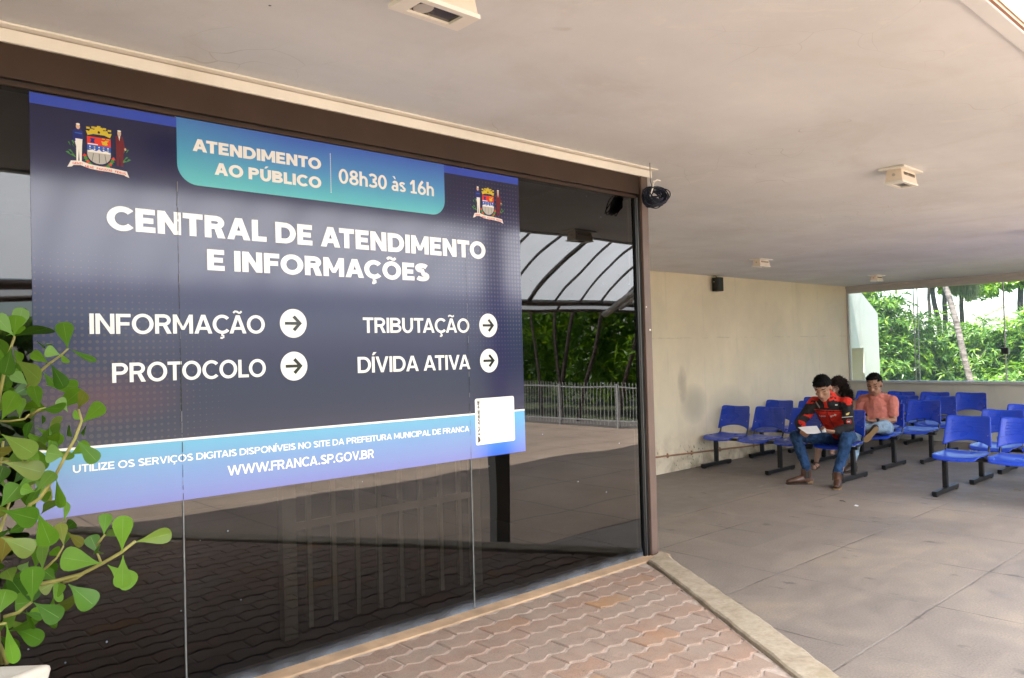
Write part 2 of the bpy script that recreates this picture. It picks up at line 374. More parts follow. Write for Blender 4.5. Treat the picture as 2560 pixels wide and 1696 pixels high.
M['rail'] = simple('cream_rail_paint', (.62, .58, .50), .5, .08)
M['pillar'] = simple('grey_pillar_paint', (.30, .29, .27), .6, .1)
M['purlin'] = simple('brown_tube_paint', (.085, .055, .045), .4, .15)
M['rib'] = simple('grey_rib_paint', (.085, .078, .068), .4, .15)
M['fence'] = simple('white_fence_paint', (.55, .55, .52), .5, .1)
M['speaker'] = simple('speaker_black', (.012, .012, .013), .6, .2)
M['pipe'] = simple('copper_pipe_paint', (.36, .19, .115), .6, .2, 12)
M['cable'] = simple('black_blue_cable', (.010, .013, .032), .4, .3, 30)
M['lens'] = simple('lamp_lens', (.05, .042, .038), .12, .3, 18)
M['leafA'] = m_leaf('shrub_leaf', [(0, (.045, .11, .018)), (.4, (.085, .19, .024)), (.75, (.15, .27, .03)), (1, (.26, .36, .045))], .48, .36)
M['leafB'] = m_leaf('tree_leaf', [(0, (.045, .115, .010)), (.4, (.11, .23, .016)), (.8, (.20, .34, .020)), (1, (.30, .42, .03))], .45, .4)
M['leafC'] = m_leaf('clusia_leaf', [(0, (.022, .070, .005)), (.3, (.056, .145, .008)), (.65, (.098, .215, .010)), (.86, (.10, .195, .03)), (.955, (.14, .165, .022)), (1, (.17, .14, .025))], .2, .36, .28)
M['rib_leaf'] = m_leaf('clusia_midrib', [(0, (.10, .20, .03)), (1, (.14, .25, .05))], .1)
M['twig'] = simple('green_twig', (.24, .22, .06), .6, .25, 30)
M['bark'] = m_bark('grey_bark', (.085, .065, .056), (.27, .225, .20))
M['barkd'] = m_bark('dark_bark', (.022, .018, .016), (.065, .05, .045))
M['barkg'] = m_bark('brown_bark', (.05, .036, .03), (.17, .13, .11))
M['frond'] = m_leaf('dry_palm_strand', [(0, (.16, .19, .10)), (1, (.32, .34, .20))], .3)
M['concrete_white'] = m_plaster('white_concrete', (.60, .545, .47), (.55, .47, .38), .5)
M['soil'] = simple('dry_soil', (.16, .09, .055), .95, .4, 60, .8, 90)
M['grass'] = simple('rough_ground', (.09, .11, .04), .95, .4, 3, .5, 20)
M['door'] = simple('lock_black', (.012, .012, .018), .4, .1)

# ---------------------------------------------------------------- setting
g = MB(); g.box(-700, 700, -700, 700, -.3, -.02); struct(g.build('ground', M['grass']))
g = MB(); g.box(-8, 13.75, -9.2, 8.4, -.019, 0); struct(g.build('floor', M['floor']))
def m_fore():
    t = NT('forecourt_slabs'); p = t.pos(); x, y, z = t.xyz(p)
    c = t.ramp(t.noise(p, 1.4, 6, .6), [(.3, (.36, .27, .20)), (.7, (.48, .37, .28))])
    for q, o_ in ((x, .3), (y, .1)):
        fr = t.math('ABSOLUTE', t.math('SUBTRACT', t.math('FRACT', t.math('DIVIDE', t.math('ADD', q, o_), 1.2)), .5))
        c = t.mix(t.rng(fr, .49, .496, 0, .8), c, (.12, .10, .09))
    t.base(c); t.set(.8, .2); return t.m
g = MB(); g.box(-8, 12.36, -9.2, .70, .0005, .004); struct(g.build('forecourt', m_fore()))
# raised paved platform in front of the glass
PZ = .476
OUT = [(3.496, 2.642), (3.356, 2.437), (2.907, 1.721), (2.571, 1.23), (1.77, 0.0), (1.30, -.72)]
INN = [(3.285, 2.585), (3.17, 2.40), (2.80, 1.835), (2.47, 1.334), (1.63, .04), (1.16, -.68)]
g = MB(); g.prism([(-3, 2.60), (3.29, 2.60)]+INN[1:]+[(-3, -.68)], .001, PZ-.012); struct(g.build('platform', M['sand']))
# wave pavers, each a bevelled stone, one sheet
INK = [(3.30, 2.63)]+INN[1:]
def inside(x, y):
    for (a, b), (c, d) in zip(INK, INK[1:]):
        if min(b, d) <= y <= max(b, d): return x < a+(c-a)*(y-b)/(d-b)-.012
    return False
g = MB(); PW, PL, J = .1045, .212, .0085
row = 0; yy = 2.588
prnd = random.Random(3)
while yy > -.6:
    off = (row % 2)*PL/2
    k0 = int((.2-off)/PL)-1
    for k in range(k0, 17):
        xa = k*PL+off+.02
        if xa > 3.6: break
        def wave(x): return .0105*math.sin(2*math.pi*x/(PL*.5))
        jx = prnd.uniform(-.002, .002); N = 12
        top = []; bot = []
        for i in range(N+1):
            x = xa+.0025+(PL-.005)*i/N
            top.append((x+jx, yy-J/2+wave(x))); bot.append((x+jx, yy-PW+J/2+wave(x)))
        ends = .006
        poly = [(p[0]+ends*math.sin(math.pi*i/4)*0, p[1]) for i, p in enumerate(bot)]+top[::-1]
        cx = sum(p[0] for p in poly)/len(poly); cyy = sum(p[1] for p in poly)/len(poly)
        poly = [p for p in poly]
        if not inside(cx-.06, cyy): continue
        # clip stones against the curb
        lim = []
        for (px_, py_) in poly:
            if not inside(px_, py_):
                for (a, b), (c, d) in zip(INK, INK[1:]):
                    if min(b, d) <= py_ <= max(b, d): px_ = min(px_, a+(c-a)*(py_-b)/(d-b)-.014); break
                else: px_ = None
            lim.append((px_, py_))
        if any(p[0] is None for p in lim): continue
        if max(p[0] for p in lim)-min(p[0] for p in lim) < .03: continue
        hz = PZ+prnd.uniform(-.0008, .0022); tilt = prnd.uniform(-.010, .010)
        n = len(lim); ins = .0045
        o = len(g.v)
        vs = [(p[0], p[1], PZ-.02) for p in lim]+[(p[0], p[1], hz-.004+tilt*(p[0]-cx)) for p in lim]
        for p in lim:
            dx, dy = cx-p[0], cyy-p[1]
            vs.append((p[0]+(ins if dx > 0 else -ins)*min(1, abs(dx)/.04), p[1]+(ins if dy > 0 else -ins), hz+tilt*(p[0]-cx)))
        fs = [[i, (i+1) % n, n+(i+1) % n, n+i] for i in range(n)]+[[n+i, n+(i+1) % n, 2*n+(i+1) % n, 2*n+i] for i in range(n)]+[list(range(2*n, 3*n))]
        g.add(vs, fs)
    yy -= PW; row += 1
struct(g.build('paving', M['paver'], fix=True))
# sand swept into the joints stands a little proud of the stones in places
g = MB(); g.prism([(-3, 2.60), (3.28, 2.60)]+INN[1:]+[(-3, -.68)], PZ-.0115, PZ-.0042)
struct(g.build('paving_sand', M['sand']))
# curb stone and ledge under the glass
g = MB(); n = len(OUT)
vs = []
for (o_, i_) in zip(OUT, INN):
    vs += [(o_[0], o_[1], 0), (o_[0]-.004, o_[1], .484), (o_[0]-.016, o_[1]+.004, .492), (i_[0]+.012, i_[1], .492), (i_[0]+.002, i_[1], .486), (i_[0], i_[1], .44)]
fs = []
for k in range(n-1):
    for j in range(5): fs.append([k*6+j, k*6+j+1, (k+1)*6+j+1, (k+1)*6+j])
fs += [[0, 1, 2, 3, 4, 5], [(n-1)*6+j for j in (5, 4, 3, 2, 1, 0)]]
g.add(vs, fs)
# subdivide lengthwise with slight unevenness so the edge looks chipped
cb = g.build('curb', M['stone'], fix=True)
bm = bmesh.new(); bm.from_mesh(cb.data)
bmesh.ops.subdivide_edges(bm, edges=[e for e in bm.edges if (e.verts[0].co-e.verts[1].co).length > .2 and abs(e.verts[0].co.z-e.verts[1].co.z) < .02], cuts=22, use_grid_fill=True)
for v in bm.verts:
    if v.co.z > .43:
        nn = noise.noise_vector(v.co*14); v.co += Vector((nn.x*.006, nn.y*.006, nn.z*.003))
bm.to_mesh(cb.data); bm.free(); struct(cb)
g = MB(); g.box(-3, 3.50, 2.602, 2.80, .02, .4795); struct(g.build('ledge', M['ledge'], bevel=.006))
# ceiling slab, plus an unseen roof wing added to darken its left end
g = MB(); g.box(-4, 13.74, .775, 6.5, 2.6, 2.92); g.prism([(-8, -3.4), (-1.0, -3.4), (-1.0, .712), (-4.01, .712), (-4.01, 6.5), (-8, 6.5)], 2.59, 2.92); struct(g.build('ceiling', M['ceil']))
g = MB(); g.box(-4, 13.74, .715, .770, 2.588, 2.95); struct(g.build('roof_edge', M['ceil'], bevel=.004))
g = MB(); g.box(-.99, 13.74, .701, .7135, 2.603, 2.951); struct(g.build('roof_fascia', M['fascia']))
g = MB(); g.box(-.99, 13.74, .7055, .7148, 2.592, 2.6025); struct(g.build('drip_edge', M['pipe']))

# ---------------------------------------------------------------- glass front
GY = 2.68
fa = thing('glass_facade', (1.0, GY, PZ), 'dark tinted glass front in a brown metal frame carrying the large blue sign', 'glass front')
xs = [-2.785, -1.545, -.305, .935, 2.175, 3.362]
for a, b in zip(xs, xs[1:]):
    g = MB(); g.add([(a+.003, GY, .479), (b-.003, GY, .479), (b-.003, GY, 2.43), (a+.003, GY, 2.43)], [(0, 1, 2, 3)])
    g.build('glass_pane', M['glass'], fa)
for x in xs[1:-1]:
    g = MB(); g.box(x-.0022, x+.0022, GY-.004, GY+.004, .479, 1.134)
    g.box(x-.0022, x+.0022, GY-.0010, GY+.004, 1.134, 2.43)
    g.build('silicone_joint', M['silicone'], fa)
g = MB(); g.box(-3, 3.394, GY-.022, GY+.06, 2.447, 2.548); g.box(-3, 3.394, GY-.010, GY+.05, 2.428, 2.4425)
g.build('top_frame', M['brown'], fa, bevel=.002)
g = MB(); g.box(-3, 3.36, GY-.004, GY+.04, 2.441, 2.448); g.box(3.362, 3.378, GY-.012, GY+.03, .479, 2.428); g.box(3.384, 3.394, GY-.02, GY+.03, .479, 2.445)
g.build('gasket', M['dark'], fa)
g = MB(); g.box(3.378, 3.384, GY-.016, GY+.03, .479, 2.43); g.build('bead', M['steel'], fa)
g = MB(); g.box(3.396, 3.452, GY-.035, GY+.07, .480, 2.547)
po = g.build('corner_post', M['brownpost'], fa, bevel=.003)
for rx_, rz_, rr_ in ((3.432, 1.705, .0055), (3.405, 1.83, .003)):
    g = MB(); g.tube([(rx_, GY-.036, rz_), (rx_, GY-.0385, rz_)], rr_, 10); g.build('rivet', M['white'], po)
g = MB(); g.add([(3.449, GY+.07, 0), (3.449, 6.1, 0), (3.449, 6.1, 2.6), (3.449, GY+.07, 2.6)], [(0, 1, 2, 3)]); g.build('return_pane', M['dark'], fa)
g = MB(); g.box(-3, 3.5, GY-.030, GY+.035, 2.549, 2.588); g.box(-3, 3.53, GY-.055, GY+.035, 2.592, 2.5995)
tr = g.build('ceiling_trim', M['trim'], bevel=.002); tag(tr, 'white angle trim between the ceiling and the brown window frame', 'trim')
# room behind the tinted glass
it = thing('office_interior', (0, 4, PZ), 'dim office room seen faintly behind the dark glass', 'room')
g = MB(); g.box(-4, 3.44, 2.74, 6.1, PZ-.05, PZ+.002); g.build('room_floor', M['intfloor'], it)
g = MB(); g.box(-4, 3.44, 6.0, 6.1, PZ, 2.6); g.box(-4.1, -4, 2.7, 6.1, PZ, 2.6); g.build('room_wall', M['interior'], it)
ra = thing('indoor_railing', (1.9, 2.95, PZ), 'cream barred railing dimly visible behind the lower glass', 'railing')
g = MB(); RY = 2.95
for i, x in enumerate([1.53, 1.642, 1.754, 1.866, 1.978, 2.09, 2.202, 2.314]): g.box(x-.010, x+.010, RY-.008, RY+.008, .5, 1.5)
g.build('bars', M['rail'], ra)
g = MB(); g.box(1.44, 2.40, RY-.007, RY+.007, .905, .935); g.build('cross_rail', M['rail'], ra)
for x, w_ in ((1.436, .058), (2.41, .045)):
    g = MB(); g.box(x-w_/2, x+w_/2, RY-.02, RY+.02, .478, 1.6); g.build('post', M['rail'], ra)
# pillar at the roof edge, seen only in the glass
g = MB(); g.box(4.02, 4.17, .62, .71, 0, 2.588); tag(g.build('pillar', M['pillar'], bevel=.004), 'grey roof pillar mirrored in the glass beside the sign corner', 'pillar')

# ---------------------------------------------------------------- printed sign
sg = thing('information_sign', (1.5, GY, 1.78), 'large navy vinyl sign reading central de atendimento e informacoes on the glass', 'sign')
def m_print(name, fn, rough=.12):
    t = NT(name); p = t.pos(); c = fn(t, p, *t.xyz(p)[:3]); t.base(c); t.set(rough, .5)
    t.b.inputs['IOR'].default_value = 1.55
    return t.m
def dots(t, x, z, pitch, cx, cz, rad):
    fx = t.math('SUBTRACT', t.math('FRACT', t.math('DIVIDE', x, pitch)), .5)
    fz = t.math('SUBTRACT', t.math('FRACT', t.math('DIVIDE', z, pitch)), .5)
    d = t.math('SQRT', t.math('ADD', t.math('MULTIPLY', fx, fx), t.math('MULTIPLY', fz, fz)))
    e = t.math('SQRT', t.math('ADD', t.math('POWER', t.math('SUBTRACT', x, cx), 2), t.math('POWER', t.math('SUBTRACT', z, cz), 2)))
    return t.math('LESS_THAN', d, t.rng(e, 0, rad, .40, 0))
def f_navy(t, p, x, y, z):
    c = t.ramp(t.rng(z, 1.33, 2.4), [(0, (.026, .024, .062)), (.5, (.014, .018, .080)), (1, (.013, .014, .052))])
    c = t.mix(dots(t, x, z, .0185, 2.50, 2.0, .62), c, (.055, .05, .105))
    c = t.mix(dots(t, x, z, .021, .62, 1.47, .55), c, (.05, .042, .07))
    r = t.rng(t.math('SQRT', t.math('ADD', t.math('POWER', t.math('SUBTRACT', x, .68), 2), t.math('MULTIPLY', t.math('POWER', t.math('SUBTRACT', z, 1.49), 2), 9))), .02, .32, .6, 0)
    c = t.mix(r, c, (.10, .035, .062))
    return c
def f_foot(t, p, x, y, z):
    c = t.ramp(t.rng(z, 1.34, 1.135), [(0, (.11, .36, .53)), (.45, (.105, .235, .47)), (1, (.115, .145, .42))])
    d = t.ramp(t.rng(z, 1.34, 1.135), [(0, (.09, .40, .72)), (1, (.02, .10, .60))])
    c = t.mix(t.math('MULTIPLY', t.rng(x, 2.17, 2.30), t.rng(x, 2.5, 2.40, .4, 1)), c, d)
    fade = t.rng(t.noise(p, 9, 6, .75), .66, .72, 0, .3)
    return t.mix(fade, c, (.06, .2, .5))
def f_ban(t, p, x, y, z):
    c = t.ramp(t.rng(z, 2.425, 2.2), [(0, (.045, .11, .46)), (.5, (.07, .25, .52)), (1, (.095, .45, .50))])
    l = t.ramp(t.rng(z, 2.425, 2.2), [(0, (.06, .20, .47)), (1, (.10, .46, .47))])
    return t.mix(t.rng(x, .95, 1.35, .7, 0), c, l)
M['navy'] = m_print('navy_print', f_navy); M['foot'] = m_print('sky_blue_print', f_foot); M['ban'] = m_print('teal_gradient_print', f_ban)
def flat(name, c): return m_print(name, lambda t, p, x, y, z: c)
M['royal'] = flat('royal_blue_print', (.030, .065, .42)); M['ptext'] = flat('white_print', (.73, .72, .69)); M['pdark'] = flat('dark_print', (.012, .012, .016))
for k, c in dict(p_gold=(.55, .42, .03), p_red=(.62, .035, .02), p_blue=(.02, .10, .48), p_green=(.05, .22, .03), p_maroon=(.13, .012, .02), p_skin=(.6, .38, .26), p_grey=(.42, .40, .38), p_ribbon=(.72, .66, .62), p_navy=(.012, .02, .16)).items(): M[k] = flat(k[2:]+'_print', c)
class Flat(MB):
    """flat figures lying on the glass plane, (x, z) coordinates, each layer a hair in front of the last"""
    def __init__(s, d): super().__init__(); s.d = d
    def P(s, x, z): return (x, GY-s.d, z)
    def poly(s, pts, mi=0): s.add([s.P(*p) for p in pts], [list(range(len(pts)))], mi)
    def strip(s, A, B, mi=0, close=False):
        n = len(A); vs = [s.P(*p) for p in A]+[s.P(*p) for p in B]
        s.add(vs, [[i, (i+1) % n, n+(i+1) % n, n+i] for i in range(n if close else n-1)], mi)
    def ell(s, cx, cz, rx, rz, mi=0, n=24): s.poly([(cx+rx*math.cos(2*math.pi*i/n), cz+rz*math.sin(2*math.pi*i/n)) for i in range(n)], mi)
    def step(s, e=.00004): s.d += e
def inset_poly(x0, x1, z0, z1): return [(x0, z0), (x1, z0), (x1, z1), (x0, z1)]
def sheet(name, mat, d, pts, par=None):
    f = Flat(d); f.poly(pts); return f.build(name, mat, par or sg)
# film is 2 mm off the glass at its face, with a real back
f = Flat(.002); f.box(.508, 2.5065, GY-.0023, GY-.0015, 1.136, 2.4245); f.build('film', M['navy'], sg)
sheet('top_stripe', M['royal'], .0027, [(.508, 2.389), (2.5065, 2.3915), (2.5065, 2.4244), (.508, 2.4214)])
sheet('footer_band', M['foot'], .0027, [(.508, 1.1375), (2.5065, 1.1375), (2.5065, 1.3265), (.508, 1.3385)])
sheet('white_rule', M['ptext'], .0027, [(.508, 1.3388), (2.5065, 1.3268), (2.5065, 1.3345), (.508, 1.3470)])
def rbox(x0, x1, z0, z1, r, corners=(1, 1, 1, 1)):
    out = []
    for (cx, cz, a0), on in zip(((x0+r, z0+r, 180), (x1-r, z0+r, 270), (x1-r, z1-r, 0), (x0+r, z1-r, 90)), corners):
        if on: out += [(cx+r*math.cos(R_(a0+a)), cz+r*math.sin(R_(a0+a))) for a in range(0, 91, 10)]
        else: out.append((cx+(r if a0 in (270, 0) else -r), cz+(r if a0 in (0, 90) else -r)))
    return out
sheet('hours_banner', M['ban'], .0031, rbox(.9365, 2.066, 2.2010, 2.4255, .068, (1, 1, 0, 0)))
f = Flat(.0034)
for i in range(19): f.poly(inset_poly(1.5126, 1.5160, 2.237+i*.0082, 2.237+i*.0082+.0046))
f.build('dotted_rule', M['ptext'], sg)

# letters drawn as strokes on a cap height of 1
def arc(cx, cz, rx, rz, a0, a1, n=18): return [(cx+rx*math.cos(R_(a0+(a1-a0)*i/n)), cz+rz*math.sin(R_(a0+(a1-a0)*i/n))) for i in range(n+1)]
class Font:
    def __init__(s, w, h, wide=1.0): s.w = w; s.h = h; s.k = wide
    def bar(s, x0, x1, z0, z1): return ('p', inset_poly(x0, x1, z0, z1))
    def ring(s, cx, cz, rx, rz, a0=0, a1=360, w=None, h=None):
        w = w or s.w; h = h or s.h
        return ('s', arc(cx, cz, rx, rz, a0, a1, 28), arc(cx, cz, rx-w, rz-h, a0, a1, 28))
    def line(s, pts, w):
        L = []; Rr = []
        for i, p in enumerate(pts):
            a = Vector(pts[max(i-1, 0)]); b = Vector(pts[min(i+1, len(pts)-1)]); d = (b-a).normalized()
            nrm = Vector((-d.y, d.x))*w/2; L.append((p[0]+nrm.x, p[1]+nrm.y)); Rr.append((p[0]-nrm.x, p[1]-nrm.y))
        return ('s', L, Rr)
    def diag(s, x0, z0, x1, z1, w): return ('p', [(x0-w/2, z0), (x0+w/2, z0), (x1+w/2, z1), (x1-w/2, z1)])
    def glyph(s, ch):
        w, h = s.w, s.h; b = s.bar; S = []; adv = 1
        if ch in 'ÃÁÀÂ': S, adv = s.glyph('A'); return S+s.acc(ch, adv/2-.02), adv
        if ch in 'ÕÓÔ': S, adv = s.glyph('O'); return S+s.acc(ch, adv/2-.02), adv
        if ch in 'Í': S, adv = s.glyph('I'); return S+s.acc('Í', adv/2-.03), adv
        if ch in 'Ú': S, adv = s.glyph('U'); return S+s.acc('Ú', adv/2-.03), adv
        if ch == 'Ç':
            S, adv = s.glyph('C'); c = .54
            return S+[s.line([(c, -.01), (c-.02, -.09), (c+.07, -.12), (c+.08, -.2), (c-.02, -.245), (c-.11, -.23)], h*.62)], adv
        if ch == 'I': S = [b(0, w, 0, 1)]; adv = w
        elif ch == 'L': S = [b(0, w, 0, 1), b(w*.9, .66, 0, h)]; adv = .66
        elif ch in 'EF':
            S = [b(0, w, 0, 1), b(w*.9, .72, 1-h, 1), b(w*.9, .66, .5-h/2, .5+h/2)]
            if ch == 'E': S.append(b(w*.9, .73, 0, h))
            adv = .74 if ch == 'E' else .70
        elif ch == 'T': S = [b(0, .80, 1-h, 1), b(.40-w/2, .40+w/2, 0, 1-h*.9)]; adv = .80
        elif ch == 'N':
            S = [b(0, w, 0, 1), b(.90-w, .90, 0, 1), ('p', [(0, 1), (w*1.02, 1), (.90, 0), (.90-w*1.02, 0)])]; adv = .90
        elif ch == 'M':
            m = .54; q = w*1.0
            S = [b(0, w, 0, 1), b(1.08-w, 1.08, 0, 1), ('p', [(0, 1), (q, 1), (m+q*.36, .20), (m-q*.36, .20)]), ('p', [(1.08-q, 1), (1.08, 1), (m+q*.36, .20), (m-q*.36, .20)])]; adv = 1.08
        elif ch == 'A':
            m = .50; q = w*1.06
            S = [('p', [(0, 0), (q, 0), (m+q*.38, 1), (m-q*.52, 1)]), ('p', [(1.0-q, 0), (1.0, 0), (m+q*.52, 1), (m-q*.38, 1)]), b(.22, .78, .20, .20+h*.92)]; adv = 1.0
        elif ch == 'V':
            m = .48; q = w*1.06
            S = [('p', [(0, 1), (q, 1), (m+q*.40, 0), (m-q*.45, 0)]), ('p', [(.96-q, 1), (.96, 1), (m+q*.45, 0), (m-q*.40, 0)])]; adv = .96
        elif ch == 'W':
            q = w
            for x0, x1 in ((0, .34), (.68, .34), (.68-.0, 1.02), (1.36, 1.02)): S.append(('p', [(x0-q/2+.1, 1), (x0+q/2+.1, 1), (x1+q/2+.1, 0), (x1-q/2+.1, 0)]))
            adv = 1.50
        elif ch == 'Z': S = [b(0, .74, 1-h, 1), b(0, .76, 0, h), ('p', [(.01, h*.9), (w*1.25, h*.9), (.74, 1-h*.9), (.74-w*1.25, 1-h*.9)])]; adv = .76
        elif ch == 'O': S = [s.ring(.55, .5, .55, .52)]; adv = 1.10
        elif ch == '0': S = [s.ring(.38, .5, .38, .52)]; adv = .76
        elif ch == 'C': S = [s.ring(.55, .5, .55, .52, 43, 317)]; adv = .95
        elif ch == 'G': S = [s.ring(.55, .5, .55, .52, 43, 325), b(.99-w*.92, .99, .13, .53), b(.64, .99, .53-h*.9, .53)]; adv = 1.02
        elif ch == 'D':
            S = [b(0, w, 0, 1), b(w*.9, .46, 0, h), b(w*.9, .46, 1-h, 1), s.ring(.44, .5, .52, .5, -90, 90)]; adv = .96
        elif ch in 'PRB':
            r = .30 if ch != 'B' else .265
            zt = 1-r
            S = [b(0, w, 0, 1), b(w*.9, .47, 1-h, 1), b(w*.9, .47, 1-2*r, 1-2*r+h), s.ring(.45, zt, .37, r, -90, 90, w*.95, h)]; adv = .83
            if ch == 'R': S.append(('p', [(.38, 1-2*r+h*.3), (.38+w*1.1, 1-2*r+h*.3), (.86, 0), (.86-w*1.18, 0)])); adv = .86
            if ch == 'B':
                r2 = .285; S += [b(w*.9, .50, 0, h), b(w*.9, .50, 2*r2-h, 2*r2), s.ring(.48, r2, .40, r2, -90, 90, w*.95, h)]; adv = .88
        elif ch == 'U': S = [b(0, w, .42, 1), b(.88-w, .88, .42, 1), s.ring(.44, .43, .44, .45, 180, 360)]; adv = .88
        elif ch == 'S':
            a = arc(.40, .745, .30, .255-h/2+.005, 25, 270, 16); c = arc(.40, .255, .32, .255-h/2+.005, 90, -155, 16)
            S = [s.line(a+c[1:], h*1.12)]; adv = .80
        elif ch == '8': S = [s.ring(.38, .745, .33, .275), s.ring(.38, .27, .38, .29)]; adv = .76
        elif ch == '3':
            a = arc(.34, .735, .28, .265-h/2, 150, -90, 16); c = arc(.34, .265, .31, .265-h/2, 90, -150, 16)
            S = [s.line(a, h*1.1), s.line(c, h*1.1)]; adv = .72
        elif ch == '1': S = [b(.24, .24+w, 0, 1), ('p', [(.0, .72), (.07, .60), (.26, .74), (.26, 1), (.24, 1)]), b(.06, .62, 0, h*.9)]; adv = .64
        elif ch == '6': S = [s.ring(.38, .31, .38, .33), s.line([(.09, .36), (.18, .62), (.34, .86), (.48, 1.0)], w)]; adv = .76
        elif ch == 'h':
            S = [b(0, w, 0, 1.02), s.ring(.34, .42, .34, .32, 0, 180), b(.68-w, .68, 0, .43)]; adv = .68
        elif ch in 'aà':
            S = [b(.60-w, .60, 0, .46), s.ring(.32, .44, .28, .30, 0, 150), s.ring(.28, .21, .28, .22, 20, 340, w*.9, h*.8)]; adv = .62
            if ch == 'à': S.append(('p', [(.10, 1.06), (.28, 1.06), (.40, .86), (.28, .86)]))
        elif ch == 's':
            a = arc(.27, .535, .20, .185-h*.45, 20, 270, 12); c = arc(.27, .19, .22, .185-h*.4, 90, -155, 12)
            S = [s.line(a+c[1:], h*.95)]; adv = .54
        elif ch == '.': S = [s.ring(.12, .10, .115, .115, 0, 360, .11, .11)]; adv = .24
        elif ch == '-': S = [b(0, .36, .36, .36+h)]; adv = .36
        elif ch == ' ': adv = .26
        return S, adv
    def acc(s, ch, x):
        if ch in 'ÃÕ': return [s.line([(x-.24, 1.13), (x-.15, 1.21), (x-.03, 1.20), (x+.07, 1.14), (x+.17, 1.14), (x+.25, 1.22)], s.h*.62)]
        return [('p', [(x-.06, 1.09), (x+.08, 1.09), (x+.28, 1.28), (x+.05, 1.28)])]
    def draw(s, f, text, x0, x1, z0, cap, slope=0, track=.075, mi=0, vert=False):
        pen = 0; G = []
        kern = {'AT': .13, 'TA': .13, 'AV': .13, 'VA': .13, 'DA': .03, 'TO': .05, 'AO': .03, 'ÇÃ': .06, 'AÇ': .05, 'LO': .06, 'P.': .12, 'A.': -.02, 'V.': .12, 'W.': .08, 'CA': .03, 'OT': .05, 'RT': .02, 'LI': .0, 'TR': .0, 'ÃO': .04, 'IV': .0, 'TI': .0}
        for k_, ch in enumerate(text):
            pen -= kern.get(text[k_-1:k_+1], 0) if k_ else 0
            S, a = s.glyph(ch); G.append((pen, S)); pen += a+track
        pen -= track; k = (x1-x0)/pen
        d0 = f.d
        for px_, S in G:
            f.d = d0
            for st in S:
                def T(p):
                    x = x0+(px_+p[0])*k; z = z0+p[1]*cap+slope*(x-x0)
                    return (x, z)
                def V(p):   # running upwards, read with the head tilted left
                    return (z0-p[1]*cap, x0+(px_+p[0])*k)
                Q = V if vert else T
                if st[0] == 'p': f.poly([Q(p) for p in st[1]], mi)
                else: f.strip([Q(p) for p in st[1]], [Q(p) for p in st[2]], mi)
                f.step()
HV = Font(.275, .235); BD = Font(.205, .165); RG = Font(.20, .165)
def words(font, text, x0, x1, z0, cap, slope=0, d=.0034, mat='ptext', track=.075, vert=False, par=None):
    f = Flat(d); font.draw(f, text, x0, x1, z0, cap, slope, track, 0, vert); return f.build('lettering', M[mat], par or sg)
words(HV, 'ATENDIMENTO', .989, 1.474, 2.3185, .0425, .004)
words(HV, 'AO PÚBLICO', 1.063, 1.473, 2.2468, .0425, .003)
words(BD, '08h30 às 16h', 1.549, 2.008, 2.2795, .0565, .001)
words(HV, 'CENTRAL DE ATENDIMENTO', .7156, 2.2907, 2.0255, .0765, .001)
words(HV, 'E INFORMAÇÕES', 1.031, 1.969, 1.9125, .0725, .001)
words(BD, 'INFORMAÇÃO', .661, 1.234, 1.6940, .064, .0005, .0031)
words(BD, 'PROTOCOLO', .7235, 1.2343, 1.5387, .0625, 0, .0031)
words(BD, 'TRIBUTAÇÃO', 1.642, 2.185, 1.6945, .0615, 0, .0031)
words(BD, 'DÍVIDA ATIVA', 1.614, 2.1846, 1.5365, .0635, -.006, .0031)
words(RG, 'UTILIZE OS SERVIÇOS DIGITAIS DISPONÍVEIS NO SITE DA PREFEITURA MUNICIPAL DE FRANCA', .608, 2.169, 1.2685, .0235, -.0055, .0031)
words(BD, 'WWW.FRANCA.SP.GOV.BR', 1.087, 1.6785, 1.1995, .0345, -.0045, .0031)
for cx, cz in ((1.3455, 1.7308), (1.3445, 1.5725), (2.2963, 1.7268), (2.2953, 1.5672)):
    f = Flat(.0031); f.ell(cx, cz, .0535, .0535, 0, 40); ic = f.build('arrow_icon', M['ptext'], sg)
    f = Flat(.0035); f.poly(inset_poly(cx-.034, cx+.018, cz-.0055, cz+.0055)); f.step(.0001)
    f.poly([(cx+.034, cz), (cx+.006, cz+.030), (cx-.004, cz+.022), (cx+.018, cz)]); f.poly([(cx+.018, cz), (cx-.004, cz-.022), (cx+.006, cz-.030), (cx+.034, cz)])
    f.build('arrow', M['pdark'], ic)
cl = sheet('code_label', M['ptext'], .0034, rbox(2.2055, 2.4405, 1.193, 1.400, .010))
words(Font(.24, .2), 'ESCANEIE-ME', 1.237, 1.392, 2.2315, .0125, d=.0038, mat='pdark', vert=True, par=cl)
f = Flat(.0038); f.poly([(2.2165, 1.206), (2.2225, 1.203), (2.2325, 1.213), (2.2295, 1.226), (2.2185, 1.222)]); f.step(); f.poly(rbox(2.2175, 2.2265, 1.216, 1.231, .002)); f.build('hand_icon', M['pdark'], cl)
